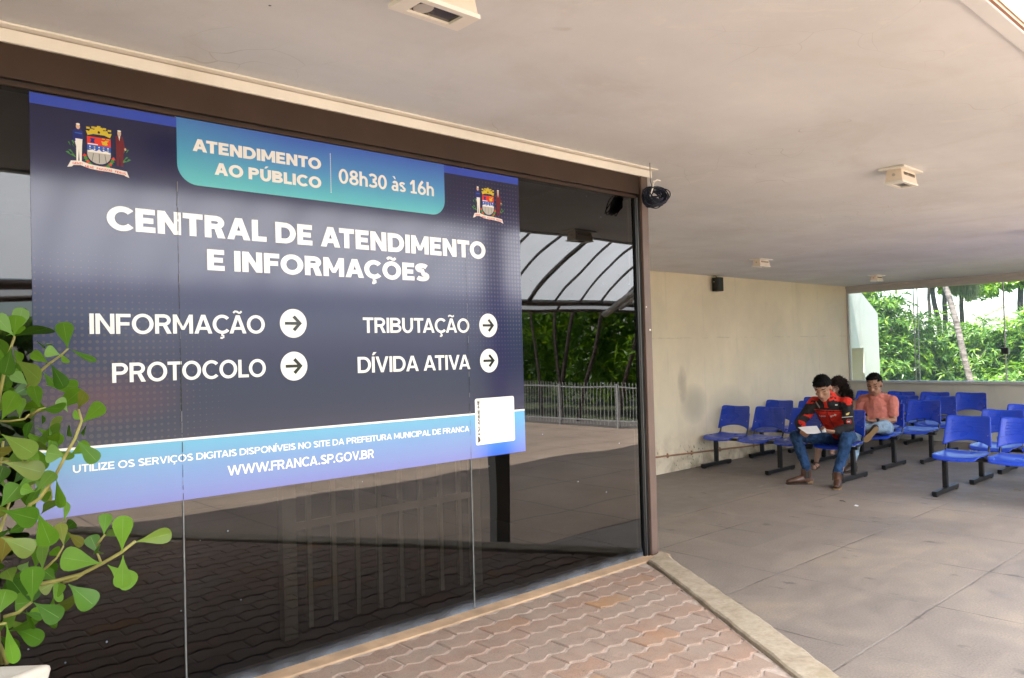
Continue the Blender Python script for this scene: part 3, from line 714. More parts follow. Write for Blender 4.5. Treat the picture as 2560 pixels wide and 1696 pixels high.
def crest(cx, cz, s):
    """coat of arms: crowned shield between two standing figures over a ribbon"""
    k = Flat(.0031); mats = ['p_gold', 'p_red', 'p_blue', 'p_green', 'p_maroon', 'p_skin', 'p_grey', 'p_ribbon', 'ptext', 'pdark', 'p_navy']
    GO, RE, BL, GR, MA, SK, GY_, RI, WH, DK, NV = range(11)
    def T(p): return (cx+p[0]*s, cz+p[1]*s)
    def P(pts, mi): k.poly([T(p) for p in pts], mi); k.step(.000018)
    def E(x, z, a, b, mi): k.ell(*T((x, z)), a*s, b*s, mi, 14); k.step(.000018)
    lr = random.Random(5)
    for sd in (-1, 1):                                   # leaves beside the figures and around the base
        for i in range(9):
            a = R_(20+i*9); x, z = sd*(.40+.09*math.sin(i*1.3)), -.22+i*.035
            P([(x, z), (x+sd*.11*math.cos(a), z+.03+.06*math.sin(a)), (x+sd*.05, z+.075)], GR)
        for i in range(12):
            a = R_(200+i*8) if sd < 0 else R_(340-i*8); x, z = .235*math.cos(a), -.04+.30*math.sin(a)
            P([(x, z), (x+.05*math.cos(a+.9), z+.05*math.sin(a+.9)), (x+.075*math.cos(a), z+.075*math.sin(a)), (x+.05*math.cos(a-.9), z+.05*math.sin(a-.9))], GR if i % 3 else RE)
    bot = [(.21*math.cos(R_(a)), -.10+.19*math.sin(R_(a))) for a in range(180, 361, 15)]
    P([(-.21, .22)]+bot+[(.21, .22)], GY_)
    P([(-.21, -.04), (.21, -.04), (.21, .22), (-.21, .22)], BL); P([(-.21, .07), (.21, .07), (.21, .23), (-.21, .23)], RE)
    P([(-.20, .075), (-.02, .075), (-.02, .095), (-.20, .095)], WH)
    P([(-.16, .11), (-.07, .11), (-.09, .16), (-.06, .20), (-.16, .20), (-.14, .16)], NV)
    P([(.06, .10), (.12, .09), (.16, .11), (.14, .15), (.18, .18), (.12, .19), (.09, .16), (.04, .17)], GO)
    for x in (.05, .13): P([(x, .205), (x+.06, .205), (x+.05, .222), (x+.01, .222)], GO)
    for i in range(5):
        for j in range(2): E(-.16+i*.08, .035-j*.045, .014, .014, GO if (i+j) % 2 else WH)
    P([(-.20, -.05), (-.12, -.02), (-.05, -.045), (0, -.005), (.05, -.045), (.12, -.02), (.20, -.05), (.20, -.075), (-.20, -.075)], WH)
    for x in (-.1, 0, .1): P([(x-.004, -.09), (x+.004, -.09), (x*1.3+.004, -.27), (x*1.3-.004, -.27)], DK)
    P([(-.20, .25), (-.23, .34), (-.17, .33), (-.15, .38), (-.08, .37), (-.06, .43), (.06, .43), (.08, .37), (.15, .38), (.17, .33), (.23, .34), (.20, .25), (.1, .285), (-.1, .285)], GO)
    for x in (-.19, -.10, 0, .10, .19): P([(x-.03, .36+.05*(1-abs(x)*4)), (x+.03, .36+.05*(1-abs(x)*4)), (x+.03, .395+.06*(1-abs(x)*4)), (x-.03, .395+.06*(1-abs(x)*4))], GO)
    E(0, .33, .022, .026, DK)
    # left figure: blue coat, white trousers
    P([(-.44, .16), (-.29, .16), (-.30, .02), (-.31, -.28), (-.345, -.28), (-.355, -.05), (-.37, -.28), (-.40, -.28), (-.40, .0)], WH)
    P([(-.45, .15), (-.27, .15), (-.285, .30), (-.33, .34), (-.40, .34), (-.455, .30)], NV); P([(-.46, .30), (-.42, .31), (-.41, .10), (-.45, .08)], NV)
    P([(-.42, .27), (-.30, .265), (-.30, .245), (-.42, .25)], BL); E(-.365, .385, .036, .052, SK); E(-.365, .43, .034, .02, WH)
    # right figure: maroon coat
    P([(.30, .31), (.36, .335), (.43, .31), (.47, .10), (.44, -.02), (.43, -.28), (.385, -.28), (.375, -.05), (.355, -.28), (.315, -.28), (.305, .05)], MA)
    P([(.35, .33), (.385, .33), (.37, .22)], WH); E(.368, .375, .034, .05, SK); P([(.335, .345), (.40, .345), (.385, .315), (.35, .315)], GY_); E(.368, .42, .034, .016, WH); E(.475, .07, .02, .025, SK)
    # ribbon
    A = [(-.50, -.29), (-.33, -.27), (-.17, -.315), (0, -.33), (.17, -.335), (.33, -.35), (.50, -.37)]; B = [(x, z-.085) for x, z in A]
    P([(-.50, -.30), (-.56, -.42), (-.48, -.40), (-.44, -.36)], RI); P([(.50, -.38), (.54, -.49), (.46, -.46), (.44, -.42)], RI)
    k.strip([T(p) for p in A], [T(p) for p in B], RI); k.step(.000018)
    words_ = [('GENTI', -.47, -.30, -.355, .05), ('MEAE', -.25, -.10, -.385, -.06), ('PAVLISTAE', -.05, .23, -.402, -.03), ('FIDELIS', .28, .48, -.418, -.10)]
    fnt = Font(.22, .18)
    for t_, a, b, z, sl in words_: fnt.draw(k, t_, cx+a*s, cx+b*s, cz+z*s, .042*s, sl, .1, RE)
    P([(-.10, -.42), (.0, -.435), (.1, -.46), (.0, -.45)], MA)
    return k.build('coat_of_arms', [M[m] for m in mats], sg)
crest(.697, 2.277, .162); crest(2.3135, 2.279, .165)
# torn film along the two glass joints
trn = random.Random(11)
for x, a, b in ((.9352, 1.14, 2.19), (2.1752, 1.14, 2.06)):
    f = Flat(.0046); z = a
    while z < b:
        h = trn.uniform(.01, .035); w_ = trn.uniform(.0004, .0013)*(2.0 if (x < 1 and (z > 2.0 or 1.38 < z < 1.55)) else 1)
        f.poly([(x-w_, z), (x+w_*trn.uniform(.4, 1), z), (x+w_, z+h), (x-w_*trn.uniform(.4, 1), z+h)], 0 if trn.random() < .75 else 1); z += h*trn.uniform(1, 1.25 if 1.36 < z < 2.2 else 1.9)
    f.build('torn_joint', [M['pdark'], M['silicone']], sg)

# ---------------------------------------------------------------- hall walls and window
sw = MB(); sw.box(3.46, 13.66, 6.12, 6.30, 0, 2.598)
swo = sw.build('side_wall', M['wallB']); tag(swo, 'stained cream side wall of the waiting hall behind the front seats', 'wall')
swo.location = (8, 6.2, 0); swo.data.transform(Matrix.Translation((-8, -6.2, 0)))
g = MB()
PP = [(3.5, 6.095, .30), (7.97, 6.095, .232), (9.0, 6.095, .195), (10.37, 6.095, .145), (13.4, 6.095, .07)]
g.tube(PP, .0115, 10)
pip = thing('pipe', (8, 6.095, .2), 'thin copper coloured pipe running low along the cream wall', 'pipe')
g.build('tube', M['pipe'], pip, True)
for x in (8.22, 8.75, 9.42, 10.3):
    z = [a[2]+(b[2]-a[2])*(x-a[0])/(b[0]-a[0]) for a, b in zip(PP, PP[1:]) if a[0] <= x <= b[0]][0]
    g = MB(); g.tube([(x-.01, 6.095, z), (x+.01, 6.095, z)], .017, 10); g.box(x-.008, x+.008, 6.10, 6.119, z-.03, z+.03); g.build('clip', M['ledge'], pip)
ww = thing('window_wall', (13.55, 3.4, 0), 'low grey wall with stone sill, glass panes and metal header at the far end', 'window wall')
XW = 13.5
g = MB(); g.box(XW, XW+.16, -.6, 6.11, 0, .915); g.build('parapet', M['parapet'], ww)
g = MB(); g.box(XW-.05, XW+.22, -.62, 6.115, .917, .958); g.build('sill', M['sill'], ww, bevel=.006)
g = MB(); g.box(XW-.02, XW+.12, -.6, 6.115, 2.555, 2.5985); g.box(XW, XW+.10, -.6, 6.115, 2.475, 2.553); g.build('header', M['header'], ww, bevel=.003)
g = MB(); g.box(XW+.005, XW+.06, 6.085, 6.117, .96, 2.473); g.build('jamb', M['header'], ww)
for i, (a, b) in enumerate(((4.955, 6.08), (3.717, 5.015), (2.45, 3.711), (1.2, 2.443), (-.55, 1.194))):
    xo = XW+.045-.018*(i % 2)
    g = MB(); g.add([(xo, a, .96), (xo, b, .96), (xo, b, 2.474), (xo, a, 2.474)], [(0, 1, 2, 3)]); g.build('window_pane', M['clear'], ww)
for y, w_ in ((4.955, .004), (5.015, .004), (3.714, .007), (2.446, .007)):
    g = MB(); g.box(XW+.022, XW+.05, y-w_, y+w_, .96, 2.474); g.build('pane_edge', M['sill'], ww)
g = MB(); g.box(XW+.0, XW+.06, 3.672, 3.765, 1.38, 1.475); lk = g.build('lock', M['door'], ww, bevel=.006)
g = MB(); g.box(XW-.002, XW+.05, 3.662, 3.670, 1.378, 1.477); g.build('lock_plate', M['steel'], lk)
# white outer wall beyond the window with its yellow recess
ow = thing('outer_wall', (14.4, 6.5, 0), 'whitewashed outer wall with a cut corner and yellow recess seen through window', 'wall')
g = MB()
Pw = [(13.7, 0), (13.76, 0), (13.76, 1.515), (14.335, 1.515), (14.335, 0), (15.02, 0), (14.985, 2.16), (14.14, 2.62), (13.7, 2.62)]
n = len(Pw)
g.add([(x, 6.20, z) for x, z in Pw]+[(x, 6.50, z) for x, z in Pw], [list(range(n)), list(range(n, 2*n))[::-1]]+[[i, n+i, n+(i+1) % n, (i+1) % n] for i in range(n)])
g.build('wall_panel', M['outer'], ow, fix=True)
g = MB(); g.box(13.7, 14.34, 6.44, 6.48, 0, 1.52); g.build('recess_back', M['recess'], ow)
g = MB(); g.box(13.99, 14.00, 6.43, 6.438, 0, 1.52); g.build('drain_stain', M['pipe'], ow)

# ---------------------------------------------------------------- arched canopy over the forecourt
ca = thing('canopy', (5, -1.6, 2.4), 'arched translucent white canopy on dark ribs, mirrored in the glass', 'canopy')
YE = -3.0
def prof(t, dz=0): return (YE+(.62-YE)*t, 2.405+dz+1.30*math.sin(math.pi/2*min(1, t*1.04)**.85))
def wavy(u, v): y, z = prof(v); return Vector((-7+20.6*u, y, z))
g = MB(); g.grid(wavy, 40, 20); g.build('sheet', M['canopy'], ca, True)
for i in range(39):
    x = -6.85+i*.53; big = i % 4 == 0
    g = MB(); g.tube([(x, prof(k/18)[0], prof(k/18)[1]-.03) for k in range(19)], .032 if big else .019, 8, side=(1, 0, 0)); g.build('rib', M['rib'], ca, True)
g = MB(); g.tube([(-7, YE, 2.352), (13.6, YE, 2.352)], .044, 12); g.build('eave_tube', M['purlin'], ca, True)
g = MB(); g.tube([(-7, YE-.06, 2.235), (13.6, YE-.06, 2.235)], .026, 10); g.build('lower_tube', M['purlin'], ca, True)
g = MB(); g.add([(-7, YE-.09, 2.24), (13.6, YE-.09, 2.24), (13.6, YE-.06, 2.36), (-7, YE-.06, 2.36)], [(0, 1, 2, 3)]); g.build('valance', M['canopy'], ca)
for k in range(15):
    g = MB(); x = -6.85+k*1.41; g.tube([(x, YE, 2.35), (x-.03, YE-.05, 2.24)], .02, 6); g.build('bracket', M['rib'], ca)
g = MB(); g.box(-4, 14.25, .63, .66, 2.952, 3.74); g.build('fascia', M['fascia'], ca)
def mir(p): return Vector((p.x, 2*GY-p.y, p.z))
g = MB(); g.tube([mir(pX(*q, 9.2)) for q in ((1513, 788), (1530, 776), (1550, 757), (1572, 741), (1600, 724))], .05, 10, round_ends=True); g.build('brace', M['pillar'], ca, True)
g = MB(); g.tube([mir(pX(*q, 9.9)) for q in ((1552, 770), (1568, 758), (1585, 745), (1605, 732))], .045, 10, round_ends=True); g.build('brace', M['pillar'], ca, True)
# ---------------------------------------------------------------- forecourt fence
fe = thing('fence', (12.4, -5.5, 0), 'low white railing of thin upright bars in front of trees, mirrored in glass', 'fence')
g = MB(); y = -9.1
while y < -1.2: g.tube([(12.4, y, .05), (12.4, y, .93)], .0085, 6); y += .092
g.build('bars', M['fence'], fe)
for z in (.14, .83):
    g = MB(); g.box(12.388, 12.412, -9.15, -1.2, z-.012, z+.012); g.build('rail', M['fence'], fe)
for y in (-8.35, -6.72, -5.08, -3.45, -1.8):
    g = MB(); g.box(12.37, 12.43, y-.022, y+.022, 0, .89); g.build('post', M['fence'], fe)

# ---------------------------------------------------------------- foliage
def leaf(g, b, d, nrm, L, W, droop=.25, mi=0):
    d = d.normalized(); sd = d.cross(nrm)
    if sd.length < 1e-4: sd = d.orthogonal()
    sd.normalize(); nn = sd.cross(d)
    m = b+d*L*.45-nn*L*.02; t = b+d*L-nn*L*droop
    l = b+d*L*.45+sd*W/2+nn*W*.18-nn*L*droop*.2; r = b+d*L*.45-sd*W/2+nn*W*.18-nn*L*droop*.2
    m = m-nn*L*droop*.2
    g.add([b, l, r, m, t], [(0, 2, 3), (0, 3, 1), (2, 4, 3), (3, 4, 1)], mi)
def whorls(g, blobs, count, L, W, k, rn, up=.5):
    tot = sum(a*b*c for _, (a, b, c) in blobs)
    for c, (a, b, e) in blobs:
        for _ in range(int(count*a*b*e/tot)):
            v = Vector((rn.gauss(0, 1), rn.gauss(0, 1), rn.gauss(0, 1))).normalized()
            q = rn.uniform(.55, 1.02) if rn.random() < .8 else rn.uniform(.2, .6)
            nz = 1+.28*noise.noise(Vector(c)*1.7+v*2.2)
            p = Vector(c)+Vector((v.x*a, v.y*b, v.z*e))*q*nz
            if p.z < .02: continue
            ax = (v+Vector((0, 0, up))+Vector((rn.gauss(0, .35), rn.gauss(0, .35), rn.gauss(0, .35)))).normalized()
            u = ax.orthogonal().normalized(); w_ = ax.cross(u); a0 = rn.uniform(0, 6.28)
            for i in range(k):
                an = a0+6.283*i/k+rn.uniform(-.25, .25); el = rn.uniform(-.1, .75)
                d = (u*math.cos(an)+w_*math.sin(an))*math.cos(el)+ax*math.sin(el)
                s = rn.uniform(.7, 1.2)
                leaf(g, p+ax*rn.uniform(-.02, .02), d, ax, L*s, W*s, rn.uniform(.1, .4))
def plant(name, base, label, cat, group, blobs, count, L, W, k, seed, trunks, mat='leafA', bark='bark', up=.5):
    rn = random.Random(seed); o = thing(name, base, label, cat, group)
    g = MB(); whorls(g, blobs, count, L, W, k, rn, up); g.build('crown' if 'tree' in name else 'foliage', M[mat], o)
    g = MB()
    for pts, r0, r1 in trunks:
        n = len(pts); g.tube(pts, [r0+(r1-r0)*i/(n-1) for i in range(n)], 8)
    g.build('trunk' if 'tree' in name else 'stem', M[bark], o, True)
    return o
GB = 'shrubs outside the far window'
def sticks(c, rn, n=5, h=1.4): return [([(c[0]+rn.uniform(-.1, .1), c[1]+rn.uniform(-.1, .1), -.05), (c[0]+rn.uniform(-.3, .3), c[1]+rn.uniform(-.3, .3), h*.5), (c[0]+rn.uniform(-.6, .6), c[1]+rn.uniform(-.7, .7), h)], .03, .012) for _ in range(n)]
r9 = random.Random(9)
plant('shrub', (17, 7.1, 0), 'tall dense shrub beside the white outer wall, nearest the window corner', 'shrub', GB,
      [((17.0, 7.35, 1.0), (.8, 1.0, 1.1)), ((17.1, 6.95, 1.9), (.7, .72, .85)), ((17.2, 7.6, 2.4), (.7, .8, .8)), ((16.8, 6.6, .9), (.6, .65, .9))], 1500, .17, .05, 8, 1, sticks((17, 7, 0), r9))
plant('shrub', (18, 5.9, 0), 'sunlit broad shrub in the middle of the window behind the leaning trunk', 'shrub', GB,
      [((17.9, 6.2, 1.2), (.8, .75, 1.05)), ((18.0, 5.5, 1.1), (.8, .8, 1.0)), ((17.8, 5.9, .6), (.8, 1.1, .7)), ((18.3, 5.0, 1.3), (.7, .6, .85))], 1500, .16, .048, 8, 2, sticks((18, 5.7, 0), r9))
plant('shrub', (18.4, 4.4, 0), 'leafy shrub right of the leaning trunk behind the window lock', 'shrub', GB,
      [((18.2, 4.4, 1.1), (.75, .8, 1.1)), ((18.7, 4.35, 1.9), (.6, .6, .7)), ((18.0, 3.7, 1.1), (.8, .8, 1.2)), ((17.4, 4.6, .55), (.6, .9, .6))], 1500, .15, .046, 8, 3, sticks((18.3, 4.3, 0), r9))
plant('shrub', (20.5, 7.2, 0), 'shrub further back filling the gap between the tall and the broad shrub', 'shrub', GB,
      [((20.5, 7.9, 1.0), (.9, 1.2, 1.1)), ((20.6, 6.2, 1.0), (.9, 1.2, 1.05))], 700, .17, .05, 8, 4, sticks((20.5, 7, 0), r9))
plant('shrub', (19.5, 2.4, 0), 'shrub at the right end of the window wall', 'shrub', GB,
      [((19.3, 2.7, 1.2), (.9, 1.2, 1.3)), ((19.5, 1.2, 1.1), (.9, 1.2, 1.2))], 900, .17, .05, 7, 5, sticks((19.4, 2.2, 0), r9))
# leaning pale palm trunk
b = pX(2436, 990, 16.4); tpt = pX(2352, 690, 16.4); dv = (tpt-b)
pl = thing('palm_tree', (b.x, b.y-.12, 0), 'pale leaning palm trunk crossing the far window', 'palm')
g = MB(); pts = [b-dv*.62, b-dv*.3, b, pX(2412, 900, 16.4), pX(2392, 810, 16.4), pX(2372, 740, 16.4), tpt, tpt+dv*.5, tpt+dv*1.2]
g.tube(pts, [.075, .07, .062, .058, .056, .054, .053, .05, .05], 12); g.build('trunk', M['bark'], pl, True)
def fronds(g, c, n, L, rn, mat=0):
    for i in range(n):
        a = 6.283*i/n+rn.uniform(-.2, .2); el = rn.uniform(.2, 1.0); d = Vector((math.cos(a), math.sin(a), 0))
        prev = c; m = 9
        for j in range(m):
            t = (j+1)/m; p = c+d*(L*t*math.cos(el*.6))+Vector((0, 0, L*(math.sin(el)*t-1.0*t*t)))
            ax = (p-prev); sdv = ax.cross(Vector((0, 0, 1))).normalized()
            for sgn in (-1, 1):
                for q in (.0, .5):
                    leaf(g, prev+ax*q, (sdv*sgn*.9+ax.normalized()*.5-Vector((0, 0, .35))), Vector((0, 0, 1)), L*.26*(1-.5*t), .05, .3, mat)
            prev = p
g = MB(); fronds(g, tpt+dv*1.2, 11, 1.7, random.Random(4)); g.build('crown', M['leafA'], pl)
# darker trunks far behind, with a strand of palm seed
def trunk_tree(name, label, P0, P1, r, X, crown, seed, cat='tree', grp='trees far beyond the window'):
    a = pX(*P0, X); c = pX(*P1, X); d = c-a
    o = thing(name, (a.x, a.y, 0), label, cat, grp)
    k = a.z/max(.2, d.z) if d.z > 0 else 1
    g = MB(); base = a-d*(a.z/d.z); topp = c+d*(1.9/d.z)
    g.tube([base, a, (a+c)/2+Vector((0, .02, 0)), c, topp], [r*1.15, r, r*.95, r*.92, r*.8], 9); g.build('trunk', M['barkd'], o, True)
    g = MB(); rn = random.Random(seed); crown(g, topp, c, rn); g.build('crown', M['leafB'], o); return o
def round_crown(blobs, n, L=.17):
    def f(g, top, c, rn): whorls(g, [((c.x+x, c.y+y, c.z+z), s) for (x, y, z), s in blobs], n, L, L*.5, 6, rn)
    return f
X3 = 30
trunk_tree('palm_tree', 'slim dark trunk standing leftmost against the sky', (2324, 772), (2322, 721), .055, X3, lambda g, t, c, rn: fronds(g, t, 10, 1.6, rn), 21, 'palm')
trunk_tree('broad_tree', 'dark trunk curving right against the sky behind the slim palm', (2342, 786), (2331, 727), .085, X3+.5, round_crown([((0, -.5, .95), (1, 1.3, .5)), ((.2, .9, 1.05), (.9, .9, .45))], 420), 22)
trunk_tree('broad_tree', 'dark trunk close behind the leaning pale palm', (2363, 788), (2362, 730), .085, X3+1, round_crown([((0, 0, 1.15), (1, 1.2, .55)), ((0, .6, .95), (.6, .5, .35))], 420), 23)
trunk_tree('palm_tree', 'palm with grey hanging seed strands in the middle of the window', (2405, 794), (2404, 735), .075, X3+1.5, lambda g, t, c, rn: fronds(g, t, 12, 1.7, rn), 24, 'palm')
pt_ = [o for o in COL.objects if o.get('label', '').startswith('palm with grey')][0]
for (px, py, wd, hg) in ((2386, 700, .45, .95), (2424, 700, .6, 1.1)):
    c = pX(px, py, X3+1.2); g = MB(); rn = random.Random(px)
    for _ in range(260):
        p = c+Vector((rn.uniform(-.15, .15), rn.gauss(0, wd*.30), rn.uniform(0, .25))); L = hg*rn.uniform(.4, 1)
        leaf(g, p, Vector((rn.gauss(0, .1), rn.gauss(0, .12)+(c.y-p.y)*.2, -1)), Vector((1, 0, 0)), L, .012, .02)
    g.build('seed_strands', M['frond'], pt_)
trunk_tree('broad_tree', 'tree with leafy branch hanging across the top of the window', (2552, 800), (2552, 720), .10, X3+2, round_crown([((0, 1.35, .0), (.8, .85, .30)), ((-.2, 2.0, .3), (.8, .8, .4)), ((.2, .2, .35), (.9, .9, .4))], 520, .2), 25)
# trees across the forecourt, seen only mirrored in the tinted glass
GT = 'trees behind the forecourt railing'
def mirror_tree(i, px0, py0, px1, py1, X, r, label, blobs, n, mat='leafB'):
    a = mir(pX(px0, py0, X)); c = mir(pX(px1, py1, X)); d = c-a
    base = a-d*(a.z/d.z)
    top = c+d*.8
    plant('slim_tree', (base.x, base.y, 0), label, 'tree', GT, blobs, n, .26, .085, 6, 40+i, [([base-Vector((0, 0, .05)), a, (a+c)/2+Vector((0, .03, 0)), c, top], r, r*.6)], mat, 'barkg', .2)
mirror_tree(0, 1346, 955, 1327, 770, 13.4, .05, 'slim grey trunk mirrored at the sign edge, leftmost behind the railing', [((14.4, -9.0, 2.6), (1.0, 1.5, 1.0)), ((14.8, -10.2, 1.6), (1, 1.4, 1.3))], 420)
mirror_tree(1, 1400, 960, 1387, 770, 13.3, .045, 'slim straight trunk mirrored second behind the railing', [((14.5, -7.3, 2.9), (.9, 1.2, .8)), ((15.5, -7.6, 1.4), (.9, 1.2, 1.0))], 420)
mirror_tree(2, 1406, 960, 1432, 775, 13.6, .055, 'trunk leaning right mirrored near the middle of the glass', [((15.2, -6.6, 3.2), (1.0, 1.1, .9)), ((14.6, -6.2, 1.2), (.7, .9, .7))], 420)
mirror_tree(3, 1466, 955, 1506, 775, 13.2, .055, 'pale bent trunk mirrored right of the middle of the glass', [((15.0, -5.6, 2.9), (1.0, 1.0, .9)), ((14.4, -5.3, 1.5), (.8, .8, .9))], 460)
mirror_tree(4, 1560, 960, 1590, 830, 13.6, .05, 'trunk mirrored beside the corner post, rightmost behind the railing', [((15.2, -4.2, 2.8), (1.0, 1.1, 1.0)), ((14.5, -4.4, 1.3), (.8, .9, 1.0)), ((15.6, -3.0, 2.2), (1, 1.2, 1.5))], 520)
o = thing('hedge', (17.5, -7, 0), 'dense dark hedge behind the slim trunks, mirrored in the glass', 'hedge')
g = MB(); whorls(g, [((17.5, -10.5, 2.0), (.9, 2.2, 2.6)), ((17.8, -7.0, 2.2), (.9, 2.2, 2.8)), ((17.5, -3.8, 2.0), (.9, 2.0, 2.6)), ((18, -13.8, 1.5), (1, 2.2, 1.9)), ((17.6, -.8, 1.8), (.9, 2, 2.4))], 2400, .27, .095, 6, random.Random(61), .2); g.build('foliage', M['leafB'], o)
plant('spreading_tree', (11.5, -58, 0), 'wide spreading tree far across the forecourt, mirrored at the left edge of the glass', 'tree', None,
      [((10, -58, 4.2), (3.4, 3, .95)), ((13.5, -58, 4.0), (3.2, 3, .9)), ((6.5, -59, 3.9), (2.8, 3, .9)), ((12.5, -57, 3.3), (1.6, 1.5, .6))], 2600, .5, .22, 5, 71, [([(11.5, -58, -.1), (11.6, -58, 1.8), (11.2, -58, 3.4)], .28, .16), ([(11.6, -58, 1.7), (13, -58, 3.6)], .14, .08)], 'leafB', 'barkd', .3)

# ---------------------------------------------------------------- ceiling floodlights
def floodlight(c, label):
    o = thing('floodlight', (c[0], c[1], 2.6), label, 'ceiling light', 'boxy floodlights on the ceiling')
    x, y = c
    g = MB(); g.box(x-.140, x+.140, y-.072, y+.072, 2.586, 2.5985); g.build('base_plate', M['white'], o, bevel=.003)
    g = MB(); n = 4
    A = [(x-.100, y-.041), (x+.100, y-.041), (x+.100, y+.041), (x-.100, y+.041)]; B = [(x-.111, y-.048), (x+.111, y-.048), (x+.111, y+.048), (x-.111, y+.048)]
    g.add([(p[0], p[1], 2.5855) for p in A]+[(p[0], p[1], 2.521) for p in B], [[i, (i+1) % n, n+(i+1) % n, n+i] for i in range(4)]+[[4, 5, 6, 7]])
    bo = g.build('housing', M['peach'], o, fix=True, bevel=.003)
    for sg_ in (-1, 1):
        g = MB()
        for i in range(9):
            px_ = x-.072+i*.018; g.obox((px_, y+sg_*.0438, 2.563), (.0019, 0, 0), (0, .003, 0), (0, 0, .0085))
        g.build('vent_slots', M['dark'], bo)
    g = MB(); g.tube([(x-.103, y, 2.556), (x-.109, y, 2.556)], .009, 10); g.build('knob', M['header'], bo)
    g = MB(); z0, z1 = 2.5085, 2.5205; X0, X1, Y0, Y1 = x-.115, x+.115, y-.051, y+.051; a, b, c_, d = x-.070, x+.070, y-.032, y+.032
    g.box(X0, a, Y0, Y1, z0, z1); g.box(b, X1, Y0, Y1, z0, z1); g.box(a, b, Y0, c_, z0, z1); g.box(a, b, d, Y1, z0, z1)
    g.build('front_frame', M['white'], o)
    g = MB(); g.box(a, b, c_, d, z1-.005, z1-.001); le = g.build('lens', M['lens'], o)
    g = MB(); g.ball((a+.035, y+.004, z1-.005), .026, .03, .003); g.build('bulb', M['header'], le, True)
    return o
floodlight((1.254, 1.646), 'boxy white floodlight overhead at the top edge, nearest the camera')
floodlight((4.715, 1.790), 'boxy white floodlight right of the cable coil, second nearest')
floodlight((8.16, 4.665), 'small looking floodlight on the ceiling near the wall loudspeaker')
floodlight((11.73, 4.85), 'farthest floodlight, near the window header')
floodlight((8.42, 2.02), 'floodlight just beyond the right edge, shading the ceiling there')
floodlight((4.80, .955), 'floodlight near the roof edge, just beyond the right edge')
# ---------------------------------------------------------------- loudspeaker, cable coil
sp = thing('loudspeaker', (9.38, 6.0, 2.37), 'small black loudspeaker hung high on the cream wall', 'loudspeaker')
g = MB()
pl_ = [(9.34, 6.10), (9.305, 6.0), (9.32, 5.975), (9.43, 5.975), (9.45, 6.0), (9.45, 6.10)]
g.prism(pl_, 2.375, 2.565); g.build('cabinet', M['speaker'], sp, bevel=.006)
g = MB(); g.tube([(9.36, 6.03, 2.565), (9.355, 6.05, 2.588), (9.38, 6.1, 2.592)], .006, 6); g.build('bracket', M['pipe'], sp)
g = MB(); g.box(9.318, 9.323, 6.05, 6.06, 2.50, 2.512); g.build('badge', M['white'], sp)
cc = thing('cable_coil', (3.378, 2.55, 2.43), 'coil of dark blue cable hanging by the corner post top', 'cable coil')
g = MB(); rn = random.Random(2)
for k in range(24):
    c = Vector((3.380+rn.gauss(0, .006), 2.55+rn.gauss(0, .012), 2.416+rn.gauss(0, .010))); r = rn.uniform(.040, .056) if k < 19 else rn.uniform(.056, .064)
    h1 = Vector((rt.x, rt.y, 0)).normalized(); h2 = Vector((-h1.y, h1.x, 0))
    e1 = (h1+h2*rn.uniform(-.3, .3)+Vector((0, 0, rn.uniform(-.25, .25)))).normalized(); e2 = (Vector((0, 0, 1))+h2*rn.uniform(.1, .9)).normalized()
    pts = [c+e1*r*math.cos(a)+e2*r*rn.uniform(.98, 1.02)*math.sin(a) for a in [6.283*i/24 for i in range(24)]]; pts.append(pts[0])
    g.tube(pts, .0032, 6, cap=False)
for k in range(9):
    c = Vector((3.380, 2.55, 2.388+rn.uniform(-.012, .016))); r = rn.uniform(.035, .05); tl = rn.uniform(-.2, .2)
    pts = [c+Vector((rt.x, rt.y, tl))*r*math.cos(a)+Vector((-rt.y*.7, rt.x*.7, .45))*r*math.sin(a) for a in [6.283*i/24 for i in range(25)]]
    g.tube(pts, .0032, 6, cap=False)
g.build('loops', M['cable'], cc, True)
g = MB(); g.tube([(3.366, 2.56, 2.598), (3.366, 2.56, 2.50), (3.376, 2.55, 2.45)], .0018, 6); g.build('hanger', M['cable'], cc, True)
g = MB(); g.tube([(3.376, 2.545, 2.50), (3.366, 2.545, 2.46), (3.35, 2.545, 2.43)], .0035, 6); g.tube([(3.376, 2.55, 2.49), (3.40, 2.54, 2.507), (3.425, 2.54, 2.505)], .004, 6); g.build('tie', M['trim'], cc, True)

